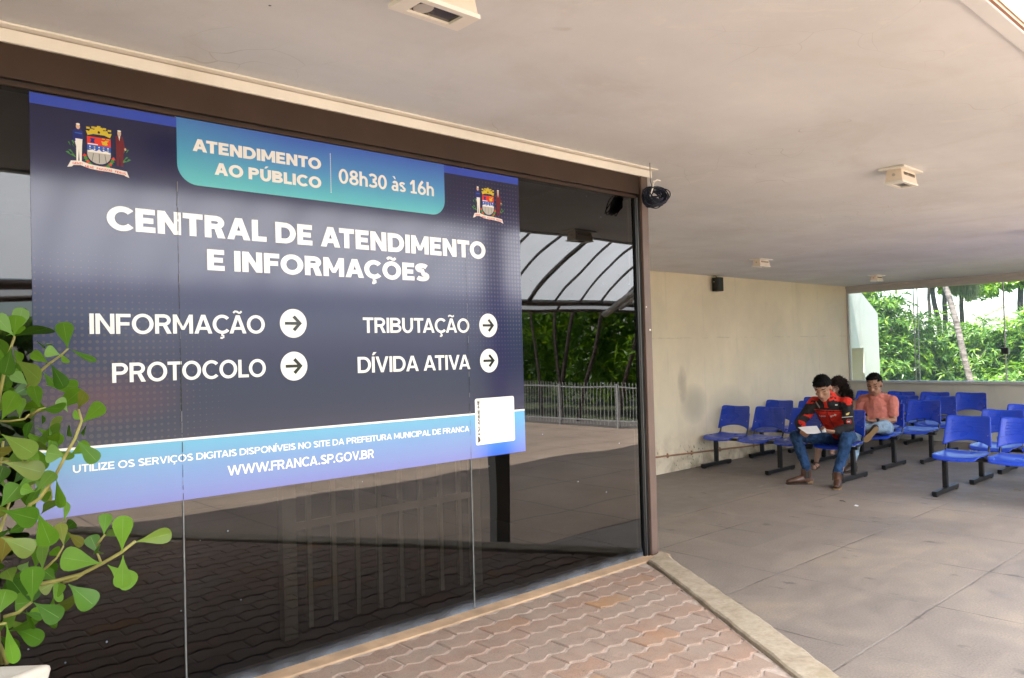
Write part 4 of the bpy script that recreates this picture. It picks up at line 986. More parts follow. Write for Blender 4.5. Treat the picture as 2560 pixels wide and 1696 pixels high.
# ---------------------------------------------------------------- linked waiting seats
def make_bench(n, pitch, posts, label):
    o = thing('linked_seats', (0, 0, 0), label, 'bench', 'rows of linked blue waiting seats')
    W = n*pitch
    g = MB(); g.box(-.022, .028, -W/2+.03, W/2-.03, .352, .385); g.build('beam', M['black'], o, bevel=.003)
    for y in posts:
        g = MB(); g.box(-.024, .026, y-.024, y+.024, .048, .351); g.box(-.335, .335, y-.024, y+.024, .010, .056)
        lg = g.build('leg', M['black'], o, bevel=.005)
        g = MB(); g.box(-.32, -.27, y-.02, y+.02, 0, .0095); g.box(.27, .32, y-.02, y+.02, 0, .0095); g.build('rubber_pad', M['dark'], lg)
    for i in range(n):
        yc = W/2-pitch*(i+.5)
        def seat(u, v):
            a = (u-.5)*2; t = v            # v = 0 at the front lip, 1 at the back
            x = -.255+.46*t; hw = .238*(1-.10*max(0, t-.55)/.45)*(1-.16*max(0, .25-t)/.25)
            y = yc+a*hw
            z = .414-.020*(1-a*a)*math.sin(math.pi*min(1, t*1.05))-.055*max(0, .22-t)**2/.0484*.75+.016*max(0, t-.8)/.2+.010*a*a
            x += -.035*(1-a*a)*(1-t)
            return Vector((x, y, z))
        g = MB(); g.grid(seat, 14, 14); g.build('seat', M['blue'], o, True, solid=.012, subs=1)
        def back(u, v):
            a = (u-.5)*2; hw = .232*(1-.10*v+.02)
            zb = .478+.062*(1-abs(a)**2.2); zt = .812-.020*(1-a*a)-.018*abs(a)**8
            z = zb+(zt-zb)*v
            x = .175+.10*(z-.47)/.34+.052*(1-a*a)-.012
            return Vector((x, yc+a*hw, z))
        g = MB(); g.grid(back, 14, 10); bk = g.build('backrest', M['blue'], o, True, solid=.014, subs=1)
        g = MB()
        for k in range(5):
            v = .36+.11*k
            g.tube([back(.5+.36*q/6, v)-Vector((.0085, 0, 0)) for q in range(-6, 7)], .0028, 5)
        g.build('ridges', M['blue'], bk, True)
        for sd in (-1, 1):
            g = MB(); y = yc+sd*.205
            g.tube([(.0, y, .392), (.10, y, .393), (.165, y, .415), (.192, y, .47), (.222, y, .585), (.25, y, .70)], (.011, .013), 8, side=(0, 1, 0)); g.build('back_support', M['black'], o, True)
            g = MB(); g.tube([(.222, y-.012*sd, .60), (.206, y-.012*sd, .60)], .007, 8); g.build('screw', M['steel'], bk)
    return o
A4 = [.93, 0.0, -.93]
rows = [((9.13, 5.05), 'front bench by the cream wall, young man in red and black jacket at its end'),
        ((10.37, 5.08), 'second bench in the left block, woman and man in salmon shirt seated on it'),
        ((11.15, 4.90), 'third bench in the left block, empty seats just behind the salmon shirt'),
        ((12.05, 5.00), 'fourth bench in the left block, empty, second from the window wall'),
        ((13.02, 4.90), 'rearmost empty bench in the left block, against the window wall'),
        ((8.93, 2.12), 'nearest empty bench of the right block, its left leg closest to the camera'),
        ((9.89, 2.07), 'middle empty bench of the right block'),
        ((10.83, 2.06), 'rear empty bench of the right block at the right edge')]
b0 = make_bench(4, .512, A4, '')
for i, ((x, y), lab) in enumerate(rows):
    o = b0 if i == 0 else copy_tree(b0)
    o.location = (x, y, 0); o['label'] = lab; o.rotation_euler.z = (.0, .006, -.008, .005, .003, .010, -.007, .006)[i]

# ---------------------------------------------------------------- foreground shrub in its planter
pc = Vector((.455, 2.20, .87)); e1 = Vector((math.cos(R_(140)), math.sin(R_(140)), 0)); e2 = Vector((math.cos(R_(205)), math.sin(R_(205)), 0))
plr = thing('planter', (.25, 2.2, PZ), 'white concrete planter at the bottom left corner below the green shrub', 'planter')
def sq(c, s, dz): # tapered box ring, corner c, edge length s
    return [c+Vector((0, 0, dz)), c+e1*s+Vector((0, 0, dz)), c+e1*s+e2*s+Vector((0, 0, dz)), c+e2*s+Vector((0, 0, dz))]
g = MB(); ctr = pc+(e1+e2)*.2
def shr(pts, k): return [Vector((ctr.x+(p.x-ctr.x)*k, ctr.y+(p.y-ctr.y)*k, p.z)) for p in pts]
T0 = sq(pc, .4, 0); B0 = shr(sq(pc, .4, -(pc.z-PZ)+.001), .72); I0 = shr(sq(pc, .4, -.003), .83); I1 = shr(sq(pc, .4, -.06), .80)
vs = B0+T0+I0+I1
g.add(vs, [[3, 2, 1, 0]]+[[k*4+i, k*4+(i+1) % 4, (k+1)*4+(i+1) % 4, (k+1)*4+i] for k in range(3) for i in range(4)])
g.build('pot', M['concrete_white'], plr, True, bevel=.022, fix=True)
g = MB(); g.add(shr(sq(pc, .4, -.052), .83), [[0, 1, 2, 3]]); g.build('soil', M['soil'], plr)
sh = thing('potted_shrub', (.22, 2.2, .83), 'green shrub with rounded paddle leaves reaching in from the left edge', 'shrub')
lf = MB(); tw = MB()
def paddle(p0, p1, wpx, D, D2=None, roll_=None):
    """leaf from stem point to tip, width in photo pixels, at its own distance"""
    rn = rnd
    D2 = D+rn.uniform(-.035, .035) if D2 is None else D2
    b = pD(*p0, D); t = pD(*p1, D2); ax = t-b; L = ax.length
    view = ((b+t)/2-CAM).normalized(); sd = ax.cross(view).normalized(); nn = sd.cross(ax.normalized())
    true = max(.50*L, .028); W = wpx*D/1947.3
    ca_ = min(1, W/true); th = math.acos(ca_)*rn.choice((-1, 1)) if W < true else rn.uniform(-.12, .12)
    true = max(true, W)
    sd = sd*math.cos(th)+nn*math.sin(th); nn = sd.cross(ax.normalized())
    if rn.random() < .5: nn = -nn
    prof_ = [(0, .04), (.10, .09), (.25, .27), (.42, .56), (.57, .82), (.71, .98), (.83, .98), (.92, .82), (.975, .52), (1.0, .16)]
    cols = [-1, -.6, -.026, .026, .6, 1]
    cup = rn.uniform(.02, .14); bend = rn.uniform(-.06, .12)
    vs = []
    for s_, w_ in prof_:
        for c in cols:
            vs.append(b+ax*s_+sd*(c*w_*true/2)+nn*(cup*true*.5*(c*w_)**2-bend*L*s_*s_))
    n = len(cols); fs = []; fr = []
    for i in range(len(prof_)-1):
        for j in range(n-1):
            (fr if j == 2 and i < 7 else fs).append([i*n+j, i*n+j+1, (i+1)*n+j+1, (i+1)*n+j])
    o = len(lf.v); lf.v += vs
    for f in fs: lf.f.append([i+o for i in f]); lf.m.append(0)
    for f in fr: lf.f.append([i+o for i in f]); lf.m.append(1)
def twig(pts, D, r0=.0042, r1=.0028):
    P = [pD(*p, D) if len(p) == 2 else pD(p[0], p[1], p[2]) for p in pts]; n = len(P)
    tw.tube(P, [r0+(r1-r0)*i/max(1, n-1) for i in range(n)], 7)
a_ = lambda x, y: (x/4.9, 740+y/4.9)
b_ = lambda x, y: (x/4.9, 1080+y/4.9)
c_ = lambda x, y: (x/3.77, 1280+y/3.77)
twig([a_(-60, 1500), a_(60, 900), a_(110, 700), a_(180, 495)], 1.86)
twig([a_(330, 1120), a_(520, 900), a_(610, 825), a_(740, 735), a_(835, 645)], 1.88, .0035, .0022)
twig([a_(350, 1480), a_(490, 1390), a_(560, 1380)], 1.84)
twig([b_(250, 1130), b_(370, 890), b_(480, 825), b_(680, 530), b_(800, 295), b_(920, 80), a_(1000, 1530), a_(960, 1390)], 1.80, .0048, .0028)
twig([b_(-150, 420), b_(30, 375), b_(120, 350)], 1.82)
twig([a_(-40, 1540), a_(130, 1535), a_(300, 1510), a_(360, 1450)], 1.83, .003, .002)
twig([c_(330, 690), c_(540, 650), c_(760, 590), c_(960, 490), c_(1140, 385), c_(1275, 278)], 1.74, .0050, .0034)
twig([c_(600, 668), c_(720, 630), c_(790, 585)], 1.74, .003, .0022)
twig([c_(910, 320), c_(960, 250), c_(990, 215)], 1.80, .003, .002); twig([c_(955, 490), c_(930, 420), c_(915, 390)], 1.76, .003, .002)
twig([c_(40, 990), c_(170, 950), c_(300, 850)], 1.76, .0042, .003); twig([c_(400, 560), c_(530, 440), c_(600, 320)], 1.84, .003, .002)
twig([c_(-60, 1120), c_(0, 1060), c_(60, 1050)], 1.76)
for q, P0, P1, W_, D in [
    (a_, (170, 490), (-60, 240), 200, 1.84), (a_, (175, 480), (198, 238), 205, 1.88), (a_, (180, 495), (615, 375), 150, 1.83), (a_, (140, 620), (80, 945), 190, 1.80), (a_, (185, 775), (515, 1040), 225, 1.80), (a_, (170, 660), (270, 800), 120, 1.92),
    (a_, (832, 650), (775, 318), 200, 1.85), (a_, (845, 645), (1160, 812), 80, 1.87), (a_, (745, 725), (555, 665), 150, 1.84), (a_, (745, 700), (815, 832), 80, 1.93), (a_, (600, 825), (385, 705), 130, 1.91), (a_, (620, 830), (800, 1135), 175, 1.83), (a_, (525, 930), (690, 1120), 100, 1.94),
    (a_, (548, 612), (490, 585), 40, 1.9), (a_, (552, 612), (628, 590), 40, 1.9), (a_, (490, 1390), (405, 1100), 165, 1.84), (a_, (500, 1390), (790, 1370), 130, 1.82), (a_, (480, 1395), (370, 1460), 110, 1.9), (a_, (950, 1395), (1045, 1175), 140, 1.84), (a_, (1000, 1560), (1260, 1330), 190, 1.80), (a_, (990, 1520), (890, 1440), 90, 1.88),
    (a_, (830, 1420), (720, 1260), 130, 1.9), (a_, (120, 1230), (345, 1120), 150, 1.86), (a_, (15, 1525), (190, 1190), 230, 1.80), (a_, (240, 1510), (250, 1250), 120, 1.92), (a_, (350, 1100), (150, 950), 150, 1.95), (a_, (70, 950), (130, 1120), 80, 1.95), (a_, (-40, 1180), (40, 960), 130, 1.88), (a_, (510, 1580), (550, 1480), 60, 1.9),
    (b_, (740, 0), (620, 110), 130, 1.86), (b_, (800, 290), (565, 260), 235, 1.80), (b_, (945, 105), (1190, 365), 190, 1.78), (b_, (855, 285), (1090, 150), 160, 1.86), (b_, (440, 735), (670, 480), 170, 1.79), (b_, (435, 735), (255, 690), 150, 1.82), (b_, (688, 575), (755, 930), 120, 1.84), (b_, (485, 830), (595, 780), 100, 1.88), (b_, (890, 70), (820, -40), 80, 1.88), (b_, (980, 20), (1060, -30), 90, 1.86),
    (b_, (20, 960), (475, 1080), 270, 1.77), (b_, (30, 370), (540, 500), 250, 1.79), (b_, (0, 930), (240, 650), 260, 1.80), (b_, (20, 30), (420, 270), 260, 1.80), (b_, (60, 370), (330, 230), 180, 1.88), (b_, (465, 990), (620, 1385), 250, 1.78), (b_, (500, 1010), (700, 830), 130, 1.88), (b_, (780, 1110), (835, 860), 85, 1.88), (b_, (15, 1290), (410, 1470), 250, 1.75), (b_, (80, 1245), (290, 1150), 120, 1.86), (b_, (780, 1395), (740, 1110), 150, 1.84), (b_, (820, 1230), (1010, 1390), 120, 1.9), (b_, (800, 1200), (900, 1110), 140, 1.92), (b_, (-60, 700), (40, 420), 200, 1.84), (b_, (-90, 1130), (20, 900), 180, 1.82), (b_, (490, 500), (330, 200), 160, 1.95), (b_, (160, 640), (300, 470), 120, 1.97),
    (c_, (1268, 288), (1618, 200), 150, 1.74), (c_, (1150, 378), (1160, 42), 178, 1.73), (c_, (1160, 408), (1150, 724), 160, 1.72), (c_, (1015, 500), (1260, 690), 190, 1.80), (c_, (955, 487), (580, 430), 225, 1.72), (c_, (645, 680), (890, 885), 215, 1.76), (c_, (300, 855), (310, 515), 205, 1.73), (c_, (315, 855), (575, 1010), 190, 1.74), (c_, (165, 950), (70, 1050), 120, 1.76), (c_, (62, 1055), (120, 1435), 118, 1.74), (c_, (-20, 980), (60, 730), 220, 1.73), (c_, (300, 850), (140, 870), 200, 1.82), (c_, (535, 650), (415, 555), 120, 1.78), (c_, (550, 655), (600, 778), 95, 1.75), (c_, (530, 655), (380, 745), 130, 1.84), (c_, (978, 222), (1000, 18), 125, 1.80), (c_, (985, 230), (1095, 200), 80, 1.86), (c_, (930, 405), (850, 222), 140, 1.86), (c_, (915, 390), (920, 340), 55, 1.78), (c_, (915, 392), (955, 380), 40, 1.77), (c_, (600, 320), (650, 190), 60, 1.9), (c_, (215, 950), (400, 990), 70, 1.84), (c_, (560, 420), (500, 350), 110, 1.9), (c_, (400, 560), (420, 300), 100, 1.94), (c_, (330, 540), (370, 340), 110, 1.96), (c_, (120, 660), (60, 540), 160, 1.88), (c_, (10, 480), (60, 250), 180, 1.88), (c_, (270, 470), (200, 560), 110, 1.95)]:
    k = 4.9 if q is not c_ else 3.77
    paddle(q(*P0), q(*P1), W_/k, D)
# the rest of the bush behind and beyond the left edge of the view
for i in range(250):
    px = rnd.uniform(-420, 140); py = rnd.uniform(830, 1590)
    if px > 60 and (py < 960 or rnd.random() < .45): continue
    D = rnd.uniform(1.92, 2.25) if px > -40 else rnd.uniform(1.75, 2.3)
    a = rnd.uniform(0, 6.28); L = rnd.uniform(45, 88); k = rnd.uniform(.25, .52)
    paddle((px, py), (px+L*math.cos(a), py+L*math.sin(a)), L*k, D)
for i in range(16):
    px = rnd.uniform(-380, 60); twig([(-60+rnd.uniform(-80, 80), 1660, 2.1), ((px-60)/2, 1350+rnd.uniform(-50, 50), 2.05), (px, rnd.uniform(850, 1250), rnd.uniform(1.95, 2.2))], 2, .007, .003)
lf.build('foliage', [M['leafC'], M['rib_leaf']], sh, True)
tw.build('stems', M['twig'], sh, True)

# ---------------------------------------------------------------- people
def fused(mb, name, voxel, mats, pick, parent, smooth=4, disp=0, dscale=30):
    """close all the overlapping forms into one continuous skin"""
    me = bpy.data.meshes.new('work'); me.from_pydata([tuple(v) for v in mb.v], [], mb.f)
    bm = bmesh.new(); bm.from_mesh(me); bmesh.ops.recalc_face_normals(bm, faces=bm.faces); bm.to_mesh(me); bm.free()
    tmp = bpy.data.scenes.new('work'); o = bpy.data.objects.new('work', me); tmp.collection.objects.link(o)
    m = o.modifiers.new('r', 'REMESH'); m.mode = 'VOXEL'; m.voxel_size = voxel
    m = o.modifiers.new('s', 'SMOOTH'); m.factor = .5; m.iterations = smooth
    tmp.view_layers[0].update(); dg = tmp.view_layers[0].depsgraph
    out = bpy.data.meshes.new_from_object(o.evaluated_get(dg)); bpy.data.objects.remove(o); bpy.data.scenes.remove(tmp); out.name = name
    off = parent_world(parent)
    if disp:
        co = [v.co.copy() for v in out.vertices]; nr = [v.vector.copy() for v in out.vertex_normals]; flatc = []
        for c_, n_ in zip(co, nr): flatc += list(c_+n_*((noise.noise(c_*dscale)+.5*noise.noise(c_*dscale*2.3))*disp))
        out.vertices.foreach_set('co', flatc)
    out.materials.clear()
    for mm in mats: out.materials.append(mm)
    for p in out.polygons:
        p.use_smooth = True; p.material_index = pick(Vector(p.center), p.normal) if pick else 0
    out.transform(Matrix.Translation(-off)); out.update()
    ob = bpy.data.objects.new(name, out); COL.objects.link(ob); ob.parent = parent; return ob
V = Vector
def frame(face, upv):
    f = V(face).normalized(); r = f.cross(V(upv)).normalized(); u = r.cross(f); return Matrix((r, f, u)).transposed()   # local x right-of-face, y forward, z up
def head_into(mb, c, F, s=1.0):
    """skull, jaw, nose, ears, neck stub; c is the middle of the head"""
    def P(x, y, z): return V(c)+F @ V((x*s, y*s, z*s))
    mb.ball(P(0, -.012, .035), .077*s, .096*s, .093*s, F); mb.ball(P(0, .018, -.045), .060*s, .066*s, .075*s, F); mb.ball(P(0, .044, -.092), .034*s, .034*s, .028*s, F)
    mb.tube([P(0, .083, .018), P(0, .098, -.012), P(0, .106, -.030)], [.008*s, .012*s, .015*s], 8, round_ends=True)
    mb.ball(P(0, .088, -.034), .020*s, .012*s, .010*s, F)
    mb.ball(P(0, .072, .030), .052*s, .018*s, .012*s, F); mb.ball(P(0, .076, -.064), .024*s, .014*s, .011*s, F)
    for sd in (-1, 1):
        mb.ball(P(sd*.079, -.012, -.004), .010*s, .020*s, .032*s, F); mb.ball(P(sd*.040, .062, -.022), .024*s, .018*s, .020*s, F)
    return P
def hand_into(mb, wrist, d, palm_n, thumb_side, curl=.8, s=1.0):
    """palm, four bent fingers of unequal length and a thumb from the side of the palm"""
    d = V(d).normalized(); n = V(palm_n); n = (n-d*n.dot(d)).normalized(); sd = d.cross(n)*thumb_side
    w0 = V(wrist); k = w0+d*.085*s
    mb.tube([w0-d*.02, w0+d*.02*s, w0+d*.055*s, k], [(.024*s, .018*s), (.030*s, .016*s), (.040*s, .015*s), (.040*s, .013*s)], 10, side=sd)
    for i, (L, o_) in enumerate(((.066, .030), (.076, .010), (.070, -.010), (.055, -.029))):
        p = k+sd*o_*s; a = curl*(.55+.12*i); q = p+(d*math.cos(a)+n*math.sin(a))*L*.5*s; r = q+(d*math.cos(a*2.2)+n*math.sin(a*2.2))*L*.42*s
        mb.tube([p-d*.01, p, q, r], [.0095*s, .0092*s, .0085*s, .0072*s], 8, round_ends=True)
    b = w0+d*.022*s+sd*.028*s
    mb.tube([b, b+(d*.7+sd*.75+n*.3).normalized()*.034*s, b+(d*1.0+sd*.35+n*.75).normalized()*.066*s], [.014*s, .0115*s, .009*s], 8, round_ends=True)
def limb(mb, pts, rad, grow=0, **k): mb.tube(pts, [(r[0]+grow, r[1]+grow) if isinstance(r, tuple) else r+grow for r in rad], 12, round_ends=True, **k)
def strands(ob, n, L, rad, fwd, seed):
    rn = random.Random(seed); me = ob.data; bm = bmesh.new(); bm.from_mesh(me); bm.normal_update(); vv = list(bm.verts)
    for _ in range(n):
        v = rn.choice(vv); d = (v.normal*.7+V(fwd)*.9+V((rn.gauss(0, .35), rn.gauss(0, .35), rn.gauss(0, .35)))).normalized(); l = L*rn.uniform(.5, 1.2)
        u = d.orthogonal().normalized()*rad; w_ = d.cross(u); p0 = v.co-v.normal*.003
        a = [bm.verts.new(p0+u), bm.verts.new(p0-u*.5+w_*.87), bm.verts.new(p0-u*.5-w_*.87), bm.verts.new(p0+d*l)]
        for i in range(3): f = bm.faces.new((a[i], a[(i+1) % 3], a[3])); f.smooth = True
    bm.to_mesh(me); bm.free()
M['skin1'] = m_skin('tan_skin', (.42, .235, .155)); M['skin2'] = m_skin('brown_skin', (.36, .19, .12)); M['skin3'] = m_skin('light_tan_skin', (.42, .25, .18))
M['brow'] = simple('brow_hair', (.03, .02, .015), .7); M['lip'] = simple('lip_skin', (.26, .10, .08), .5)
M['hairb'] = m_hair('black_hair', (.006, .005, .005)); M['hairc'] = m_hair('dark_brown_curls', (.018, .011, .009))
M['jred'] = m_cloth('red_jacket_cloth', (.60, .035, .02), .12, .7, .6, 11); M['jblack'] = m_cloth('black_jacket_cloth', (.022, .020, .022), .25, .75, .6, 11)
M['denim'] = m_cloth('blue_denim', (.026, .062, .145), .45, .9, 1.0, 16); M['denim2'] = m_cloth('light_denim', (.26, .36, .47), .25, .9, .7, 13)
M['salmon'] = m_cloth('salmon_cotton', (.58, .20, .155), .10, .9, .7, 9)
M['boot'] = simple('brown_leather', (.098, .045, .027), .34, .35, 14, .3, 30); M['boot2'] = simple('dark_leather', (.05, .032, .025), .45, .3, 9)
M['sole'] = simple('tan_sole', (.30, .19, .09), .8, .2); M['paper'] = simple('white_paper', (.80, .79, .82), .8, .04, 8); M['beige'] = m_cloth('beige_cotton', (.38, .27, .20))
M['sand_str'] = simple('sandal_strap', (.10, .05, .035), .6); M['phone'] = simple('phone_black', (.01, .01, .012), .2); M['gold'] = simple('gold_patch', (.65, .48, .12), .5); M['patch'] = simple('grey_patch', (.5, .48, .46), .6)
def facepick(c, F, s, P):
    Fi = F.inverted()
    def pick(co, n):
        l = Fi @ (co-V(c)); x, y, z = l.x/s, l.y/s, l.z/s
        if y > .05 and abs(z) < .14:
            if .018 < abs(x) < .052 and .031 < z-(.12*(abs(x)-.03)*-1) < .039: return 1
            if .024 < abs(x) < .046 and -.001 < z < .006: return 1
            if abs(x) < .026 and -.071 < z < -.060: return 2
        return 0
    return pick
def boot(mb, ankle, toe, h=.175, w=.038, z=0):
    a = V(ankle); t = V(toe); d = (t-a); d.z = 0; d.normalize(); heel = a-d*.045
    mb.tube([V((a.x, a.y, .03))+V((0, 0, 0)), V((a.x, a.y, .08)), V((a.x, a.y, h))], [(w+.006, w+.016), (w+.008, w+.020), (w+.014, w+.022)], 12, side=d.cross(V((0, 0, 1))))
    mb.tube([V((heel.x, heel.y, .045)), V((a.x+d.x*.035, a.y+d.y*.035, .062)), V((t.x-d.x*.08, t.y-d.y*.08, .046)), V((t.x, t.y, .034))], [(w*1.0, .046), (w*1.05, .056), (w*1.16, .038), (w*.85, .023)], 12, side=d.cross(V((0, 0, 1))), round_ends=True)
def sole_of(mb, ankle, toe, w=.040):
    a = V(ankle); t = V(toe); d = (t-a); d.z = 0; L = d.length; d.normalize(); s = V((-d.y, d.x, 0)); a = V((a.x, a.y, 0)); out = []
    for q, ww in ((-.062, .55), (-.05, .85), (0, .92), (L*.35, .8), (L*.7, 1.05), (L*.95, .95), (L+.02, .55)): out.append((q, ww*w))
    L_ = [a+d*q+s*ww for q, ww in out]; R2 = [a+d*q-s*ww for q, ww in out[::-1]]
    P = L_+R2; mb.prism([(p.x, p.y) for p in P], .001, .012)
    H = [a+d*q+s*ww*w for q, ww in ((-.058, .7), (.012, .9))]+[a+d*q-s*ww*w for q, ww in ((.012, .9), (-.058, .7))]
    mb.prism([(p.x, p.y) for p in H], .0122, .026)

# ---- young man reading a paper on the front bench
ym = thing('person', (8.85, 4.25, 0), 'young man in red and black jacket and jeans, bent over a white paper', 'person', 'people waiting on the benches')
hc = V((8.73, 4.262, 1.085)); F1 = frame((-.90, -.13, -.42), (-.35, .02, .95)); hs = 1.13
hipL, hipR = V((9.16, 4.40, .49)), V((9.16, 4.19, .49)); kL, kR = V((8.62, 4.565, .530)), V((8.66, 3.975, .545))
aL, aR = V((8.525, 4.395, .10)), V((8.55, 4.035, .10)); tL, tR = V((8.385, 4.545, .03)), V((8.385, 3.975, .03))
pel, wai, che, nek = V((9.17, 4.295, .50)), V((9.12, 4.29, .64)), V((8.95, 4.272, .85)), V((8.84, 4.265, .985))
shL, shR = V((8.91, 4.455, .915)), V((8.91, 4.075, .915)); eL, eR = V((8.76, 4.585, .665)), V((8.80, 4.00, .645)); wL, wR = V((8.60, 4.455, .600)), V((8.60, 4.075, .612))
mb = MB(); P1 = head_into(mb, hc, F1, hs); mb.tube([nek-V((-.02, 0, .04)), hc+F1 @ V((0, -.03, -.05))], [.058, .056], 12)
tors = ([pel, wai, che, nek-V((-.02, 0, .03))], [(.13, .075), (.125, .08), (.165, .10), (.08, .07)])
limb(mb, *tors, side=(0, 1, 0))
for s_, e_, w_ in ((shL, eL, wL), (shR, eR, wR)): limb(mb, [s_, (s_+e_)/2, e_, w_], [.055, .046, .040, .026])
hand_into(mb, wL, (-.55, -.25, -.25), (-.35, -.75, .35), -1, .85, 1.08); hand_into(mb, wR, (-.45, .70, .05), (.5, .1, .8), 1, .75, 1.08)
for h_, k_, a_x in ((hipL, kL, aL), (hipR, kR, aR)): limb(mb, [h_, (h_+k_)/2, k_, (k_+a_x)/2+V((.02, 0, .03)), a_x], [.085, .075, .055, .050, .036])
fp = facepick(hc, F1, hs, P1)
fused(mb, 'body', .0065, [M['skin1'], M['brow'], M['lip']], fp, ym, 4)
mb = MB(); mb.ball(P1(0, -.018, .050), .088*hs, .108*hs, .098*hs, F1); mb.ball(P1(0, .050, .098), .066*hs, .044*hs, .034*hs, F1); mb.ball(P1(0, -.07, -.01), .066*hs, .050*hs, .075*hs, F1)
hr = fused(mb, 'hair', .006, [M['hairb']], None, ym, 2, .005, 55)
bm = bmesh.new(); bm.from_mesh(hr.data); Fi = F1.inverted()
for v in list(bm.verts):
    l = Fi @ (v.co+parent_world(ym)-hc); z = l.z/hs; y = l.y/hs
    if (y > -.01 and z < .058-.02*(abs(l.x)/hs > .06)) or z < -.075+.0*y or (y <= -.01 and z < .045-1.25*(-.01-y)): bm.verts.remove(v)
bm.to_mesh(hr.data); bm.free(); strands(hr, 900, .020, .0030, (-.5, -.05, -.45), 1)
def jacket_pick(co, n):
    t = (co.z-.50)/.45; side = abs(co.y-4.268)
    if side > .16 or (co.x < 8.80 and side > .13):                  # sleeves
        if co.z > .90 and n.z > .25: return 0
        fold = math.sin((co.z+co.x*.6)*26)
        if co.z < .78 and co.y > 4.43 and n.y < -.25: return 0 if fold > -.6 else 1
        return 1
    if co.z > .935 and n.z > .1: return 0                            # red yoke
    if side < .022 and co.z > .86 and n.x < 0: return 0              # collar front
    if n.x > .35: return 1
    if .835 < co.z: return 1
    if .812 < co.z < .824: return 1
    if side < .004: return 1
    return 0
mb = MB(); g_ = .020
limb(mb, [pel+V((.02, 0, .035)), wai+V((.01, 0, .0)), che, nek-V((-.03, 0, .035))], [(.165, .105), (.165, .112), (.195, .122), (.105, .085)], .012, side=(0, 1, 0))
limb(mb, [nek+V((.035, 0, -.035)), nek+V((.005, 0, .022))], [(.080, .078), (.070, .070)], side=(0, 1, 0))
limb(mb, [shL, che+V((.01, .09, .06)), nek+V((.02, 0, -.05)), che+V((.01, -.09, .06)), shR], [.062, .078, .07, .078, .062])
for s_, e_, w_ in ((shL, eL, wL), (shR, eR, wR)): limb(mb, [s_, (s_+e_)/2, e_, (e_+w_)/2, w_+(e_-w_)*.10], [.070, .066, .060, .052, .042], .002)
jk = fused(mb, 'jacket', .0075, [M['jred'], M['jblack']], jacket_pick, ym, 3, .010, 15)
# marks on the jacket: pale chest lettering, sleeve badge and yellow wing
def on_jacket(px, py, wpx, hpx, mat, nm, X0=8.3):
    off = parent_world(ym); d = ray(px, py); dg = None
    me = jk.data; best = None; o_ = CAM-off
    hit = bvh.ray_cast(o_, d.normalized())
    if hit[0] is None: return
    c = hit[0]+off; n_ = hit[1]; n_ = n_ if n_.dot(d) < 0 else -n_; D = (c-CAM).dot(fw)
    u = (cR-n_*cR.dot(n_)).normalized(); v = n_.cross(u)
    return c+n_*.004, u*(wpx*D/1947.3/2), v*(hpx*D/1947.3/2), n_*.0012
from mathutils.bvhtree import BVHTree
bm = bmesh.new(); bm.from_mesh(jk.data); bvh = BVHTree.FromBMesh(bm)
c8 = lambda x, y: (1950+x/4.9, 920+y/4.9)
mk = MB()
for (x, y), w_, h_ in (((467, 452), 20, 5), ((510, 590), 4, 5), ((530, 590), 3, 5), ((550, 590), 3, 5), ((488, 584), 4, 4), ((628, 592), 4, 5), ((650, 585), 3, 4), ((676, 577), 5, 5), ((825, 604), 26, 1.4), ((690, 455), 6, 3)):
    q = on_jacket(*c8(x, y), w_, h_, None, '')
    if q: mk.obox(*q)
mk.build('printed_marks', M['patch'], ym)
q = on_jacket(*c8(830, 562), 9, 7, None, '')
if q:
    c, u, v, n_ = q; g = MB()
    g.add([c-u-v, c+u*.2-v, c+u*.7-v*.2, c+u+v, c+u*.1+v*.6, c-u*.8+v*.1], [[0, 1, 2, 3, 4, 5]]); g.build('wing_badge', M['gold'], ym)
q = on_jacket(*c8(843, 660), 13, 13, None, '')
if q:
    c, u, v, n_ = q; g = MB(); ring = [c+u*math.cos(a)+v*math.sin(a) for a in [6.283*i/16 for i in range(16)]]; r2 = [c+u*.75*math.cos(a)+v*.75*math.sin(a) for a in [6.283*i/16 for i in range(16)]]
    g.add(ring+r2, [[i, (i+1) % 16, 16+(i+1) % 16, 16+i] for i in range(16)]); g.build('round_badge', M['jred'], ym)
    g = MB(); g.obox(c, u*.5, v*.3, n_); g.build('badge_centre', M['patch'], ym)
mb = MB()
for h_, k_, a_x in ((hipL, kL, aL), (hipR, kR, aR)): limb(mb, [h_+V((.02, 0, 0)), (h_+k_)/2, k_, (k_+a_x)/2+V((.02, 0, .03)), a_x+V((.008, 0, .085)), a_x+V((.008, 0, .068))], [.098, .090, .072, .062, .054, .058])
limb(mb, [pel+V((.03, .07, -.02)), pel+V((.03, -.07, -.02))], [.10, .10])
fused(mb, 'jeans', .0075, [M['denim']], None, ym, 3, .009, 18)
for a_x, t_ in ((aL, tL), (aR, tR)):
    mb = MB(); boot(mb, a_x, t_); bt = fused(mb, 'boot', .006, [M['boot']], None, ym, 2)
    g = MB(); sole_of(g, a_x, t_, .045); g.build('sole', M['boot2'] if a_x is aL else M['sole'], bt)
    d_ = V((t_.x-a_x.x, t_.y-a_x.y, 0)).normalized(); n_ = V((-d_.y, d_.x, 0))
    for q_ in (-1, 1):
        c_ = V((a_x.x, a_x.y, .115))+n_*(.054*q_)+d_*.002; g = MB(); g.obox(c_, d_*.022, n_*.004, V((0, 0, .040))); g.build('elastic_panel', M['brow'], bt, bevel=.003)
    h_ = V((a_x.x, a_x.y, .022))-d_*.030; g = MB(); g.obox(h_, d_*.032, n_*.038, V((0, 0, .0195))); g.build('heel', M['sole'], bt, bevel=.004)
pa = thing('paper_sheet', (8.53, 4.35, .62), 'white folded paper held in both hands of the young man', 'paper')
